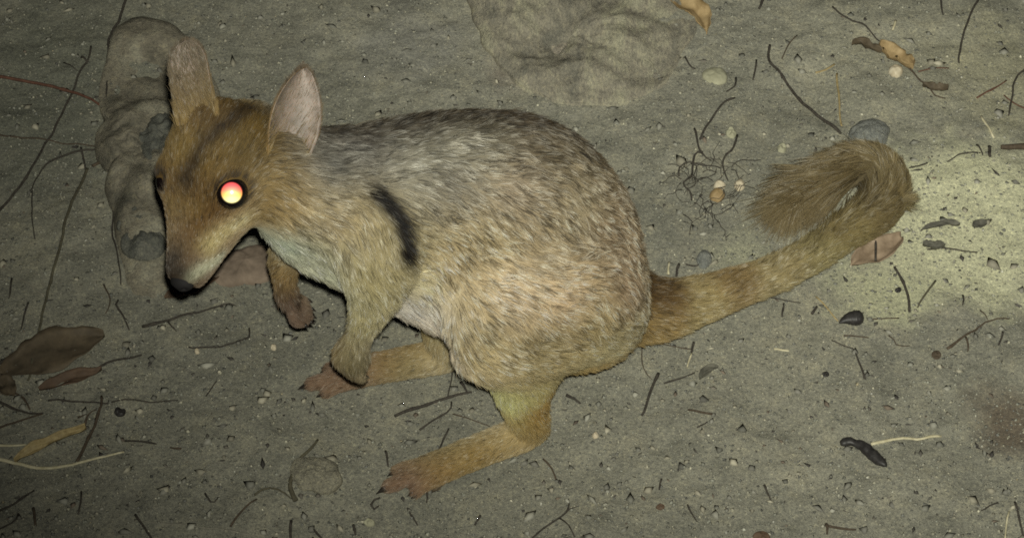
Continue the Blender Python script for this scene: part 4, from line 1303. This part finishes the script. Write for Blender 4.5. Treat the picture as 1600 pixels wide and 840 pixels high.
twig('straw', 'short bright straw below the middle of the tail', [(1210, 543), (1222, 545), (1234, 545)], 4.5, 'pale', 4, flat=.6)
twig('twig', 'thin twig touching the underside of the tail', [(1205, 463), (1228, 468), (1252, 471)], 2.6, 'dark', 2)
twig('twig', 'short upright twig below the one touching the tail', [(1225, 472), (1222, 492)], 3.4, 'dark', 3)
twig('twig', 'short dark twig lying near the bottom edge on the right', [(1290, 823), (1310, 826), (1336, 831)], 5.5, 'brown', 3, branches=[([(1291, 820), (1292, 836)], 5)])
twig('twig', 'thin slanting twig at the lower right', [(1560, 782), (1548, 788), (1534, 796)], 3, 'dark', 2.6)
twig('twig', 'dark twig leaving the frame at the bottom right corner', [(1585, 784), (1592, 810), (1599, 836)], 4.2, 'dark', 3.6)
twig('straw', 'pale straw at the bottom right corner', [(1577, 798), (1574, 818), (1570, 840)], 3.4, 'pale', 2.6)
twig('twig', 'thin bent twig along the top of the pale patch', [(1480, 255), (1500, 244), (1520, 241), (1531, 243)], 3, 'dark', 3, branches=[([(1526, 229), (1530, 237), (1534, 246)], 4)])
twig('twig', 'stubby dark twig at the top of the pale patch', [(1545, 231), (1545, 249)], 6, 'dark', 6)
twig('root', 'thick brown root entering at the right edge', [(1612, 232), (1590, 233), (1562, 234)], 15, 'brown', 9)
twig('twig', 'thin twig sticking out right of the tail curl', [(1420, 264), (1436, 262), (1449, 257)], 3, 'dark', 2.6)
twig('twig', 'short upright twig on the leaf under the tail curl', [(1367, 376), (1367, 394), (1368, 411)], 5, 'dark', 4, lift=.004)
twig('twig', 'thin level twig through the tattered grey leaf', [(1450, 386), (1480, 385), (1505, 388), (1527, 391)], 3.4, 'dark', 2.4)
twig('twig', 'long dark twig slanting down to the tail curl', [(1202, 70), (1202, 93), (1220, 115), (1240, 140), (1265, 168), (1290, 190), (1314, 209)], 5, 'dark', 6.5, arch=.002)
twig('twig', 'knobbly thin twig above the crumpled tan leaf', [(1300, 17), (1315, 30), (1330, 38), (1345, 43), (1360, 55), (1373, 69)], 4, 'dark', 3)
twig('twig', 'short dark twig hanging from the top edge', [(1466, -6), (1468, 15), (1471, 33)], 4.6, 'dark', 3.4)
twig('twig', 'long thin dark twig bending down from the top right', [(1534, -6), (1518, 25), (1507, 52), (1500, 80), (1498, 101)], 4.6, 'dark', 4)
twig('straw', 'thin tan straw standing left of the crumpled leaf', [(1308, 116), (1310, 150), (1315, 196)], 4.5, 'straw', 3.5, flat=.6)
twig('straw', 'short orange-tan straw above the thin tan one', [(1274, 110), (1290, 107), (1304, 101)], 5, 'straw', 4.5, flat=.6)
twig('straw', 'tiny white straw chip near the top right', [(1398, 41), (1394, 54)], 5, 'pale', 4)
twig('twig', 'bent dark twig at the right edge', [(1606, 108), (1590, 120), (1583, 132), (1582, 150), (1576, 180)], 4.2, 'dark', 3.6)
twig('twig', 'thin twig crossing the bent one at the right edge', [(1568, 148), (1585, 160), (1606, 172)], 2.8, 'red', 2.4)
twig('twig', 'reddish twig rising to the right near the right edge', [(1527, 153), (1548, 141), (1571, 128)], 4, 'red', 3)
twig('straw', 'bright bleached straw above the pale patch', [(1534, 183), (1543, 200), (1554, 219)], 5, 'pale', 4.5, flat=.6)
twig('twig', 'twig trailing down right from the crumpled tan leaf', [(1412, 104), (1432, 126), (1448, 142), (1460, 156), (1476, 159)], 4, 'brown', 2.6)
twig('twig', 'thin reddish twig right of the crumpled tan leaf', [(1432, 118), (1455, 112), (1482, 109)], 3, 'red', 2)
twig('twig', 'thin faint twig right of the long dark slanting one', [(1246, 55), (1232, 70), (1222, 90)], 2.8, 'brown', 2.4)
twig('twig', 'stubby dark twig cut by the top edge', [(1194, -6), (1186, 13)], 7, 'dark', 5)
twig('twig', 'short bowed twig left of the pale sandy stone', [(1070, 83), (1078, 95), (1087, 102)], 4, 'dark', 3.4)
twig('twig', 'short crescent twig right of the pale sandy stone', [(1151, 113), (1149, 127), (1136, 137)], 4, 'dark', 3)
twig('twig', 'short upright twig left of the long slanting one', [(1182, 91), (1178, 119)], 4, 'dark', 3.2)
twig('twig', 'dark slanting twig above the rootlet tangle', [(1149, 147), (1133, 154), (1118, 172), (1105, 192), (1094, 213)], 4, 'dark', 4.6)
twig('straw', 'small yellow straw below the boulder', [(894, 146), (896, 134), (900, 122)], 5, 'pale', 2.6)
twig('straw', 'short white straw standing right of the rump', [(1045, 406), (1045, 426)], 4.4, 'pale', 4)
twig('twig', 'short dark twig beside the white straw right of the rump', [(1060, 411), (1056, 429)], 4.6, 'dark', 4)
twig('twig', 'thin bent twig left of the small grey oval stone', [(1072, 412), (1085, 414), (1092, 410)], 3, 'dark', 2.4)

# rootlet tangle: one clump of fine roots with pale husks caught in it
V, F = [], []
paths = [([(1086, 198), (1091, 224), (1098, 237), (1112, 246)], 4), ([(1098, 237), (1085, 240), (1083, 258), (1080, 275), (1068, 290), (1078, 300), (1081, 313)], 4), ([(1151, 208), (1146, 228), (1133, 245), (1130, 262), (1138, 279)], 4),
         ([(1061, 273), (1062, 259), (1076, 254), (1100, 258), (1126, 262)], 3)]
r = random.Random(4)
for i in range(46):
    x, y = 1060 + r.random() * 95, 250 + r.random() * 85
    a = r.uniform(0, 6.28); p = [(x, y)]
    for q in range(r.randint(3, 6)):
        a += r.uniform(-.9, .9); x += math.cos(a) * 8; y += math.sin(a) * 8; p.append((x, y))
    paths.append((p, r.uniform(1.0, 1.9)))
for q, (p, wd) in enumerate(paths):
    V2, F2 = tube(p, wd * MM / 2, wd * .6 * MM / 2, 700 + q, lift=r.uniform(0, .004), arch=.002)
    F += [tuple(i + len(V) for i in f) for f in F2]; V += V2
o = mesh_obj('rootlet_tangle', V, F, M['dark']); set_origin(o)
tag(o, 'tangle of fine dark rootlets between back and tail tip', 'roots', kind='stuff')
stone('husk', 'pale husk in the rootlet tangle, upper of the two large ones', ell(1124, 286, 10, 7, 10), .005, 'shell', 'husk', seed=31, seg=24, rings=9)
stone('husk', 'tan husk in the rootlet tangle, just below the pale one', ell(1121, 303, 12, 10, 10), .006, 'leaftan', 'husk', seed=32, seg=24, rings=9)
stone('husk', 'pale husk at the right side of the rootlet tangle', ell(1156, 287, 8, 9, 10), .004, 'shell', 'husk', seed=33, seg=24, rings=9)
stone('husk', 'pinkish white husk below the crumpled tan leaf', ell(1399, 117, 11, 9, 10), .005, 'shell', 'husk', seed=34, seg=24, rings=9)

# round dark seed with ribs, and a curved dark pod
def seed_body(name, label, path, radii, m, ribs, cat):
    V, F = [], []
    C = catmull([tuple(at_z(x, y)) + (rr * MM,) for (x, y), rr in zip(path, radii)], 22)
    k = 18
    for i in range(22):
        d = C[min(i + 1, 21), :3] - C[max(i - 1, 0), :3]; d /= np.linalg.norm(d)
        s = np.array((-d[1], d[0], 0)); rr = C[i, 3] * (1 + ribs * math.sin(i * 1.9))
        z0 = gz(C[i, 0], C[i, 1]) + max(radii) * MM * .55
        for j in range(k):
            a = 2 * math.pi * j / k
            V.append(C[i, :3] * (1, 1, 0) + s * (math.cos(a) * rr) + np.array((0, 0, z0 + math.sin(a) * rr * .8)))
    for i in range(21):
        for j in range(k):
            a, b = i * k + j, i * k + (j + 1) % k
            F.append((a, b, b + k, a + k))
    F.append(tuple(range(k))[::-1]); F.append(tuple(range(21 * k, 22 * k)))
    o = mesh_obj(name, V, F, M[m]); set_origin(o)
    return tag(o, label, cat)


seed_body('seed', 'round dark ribbed seed with a pointed end below the tail', [(1311, 507), (1318, 503), (1328, 500), (1338, 499), (1346, 499), (1349, 499)], [1.5, 6, 11, 13, 10, 3], 'husk', .04, 'seed')
twig('straw', 'long bleached straw leaning on the curved dark pod', [(1360, 694), (1400, 687), (1440, 681), (1472, 677)], 6.5, 'pale', 5, flat=.6)
seed_body('seed_pod', 'curved black pod with a bulbous head and pointed tail, lower right', [(1314, 698), (1318, 694), (1326, 692), (1334, 695), (1345, 699), (1356, 708), (1368, 719), (1379, 729), (1384, 734)], [2, 7, 7, 6, 8, 9, 9, 6, 1], 'husk', .06, 'seed pod')
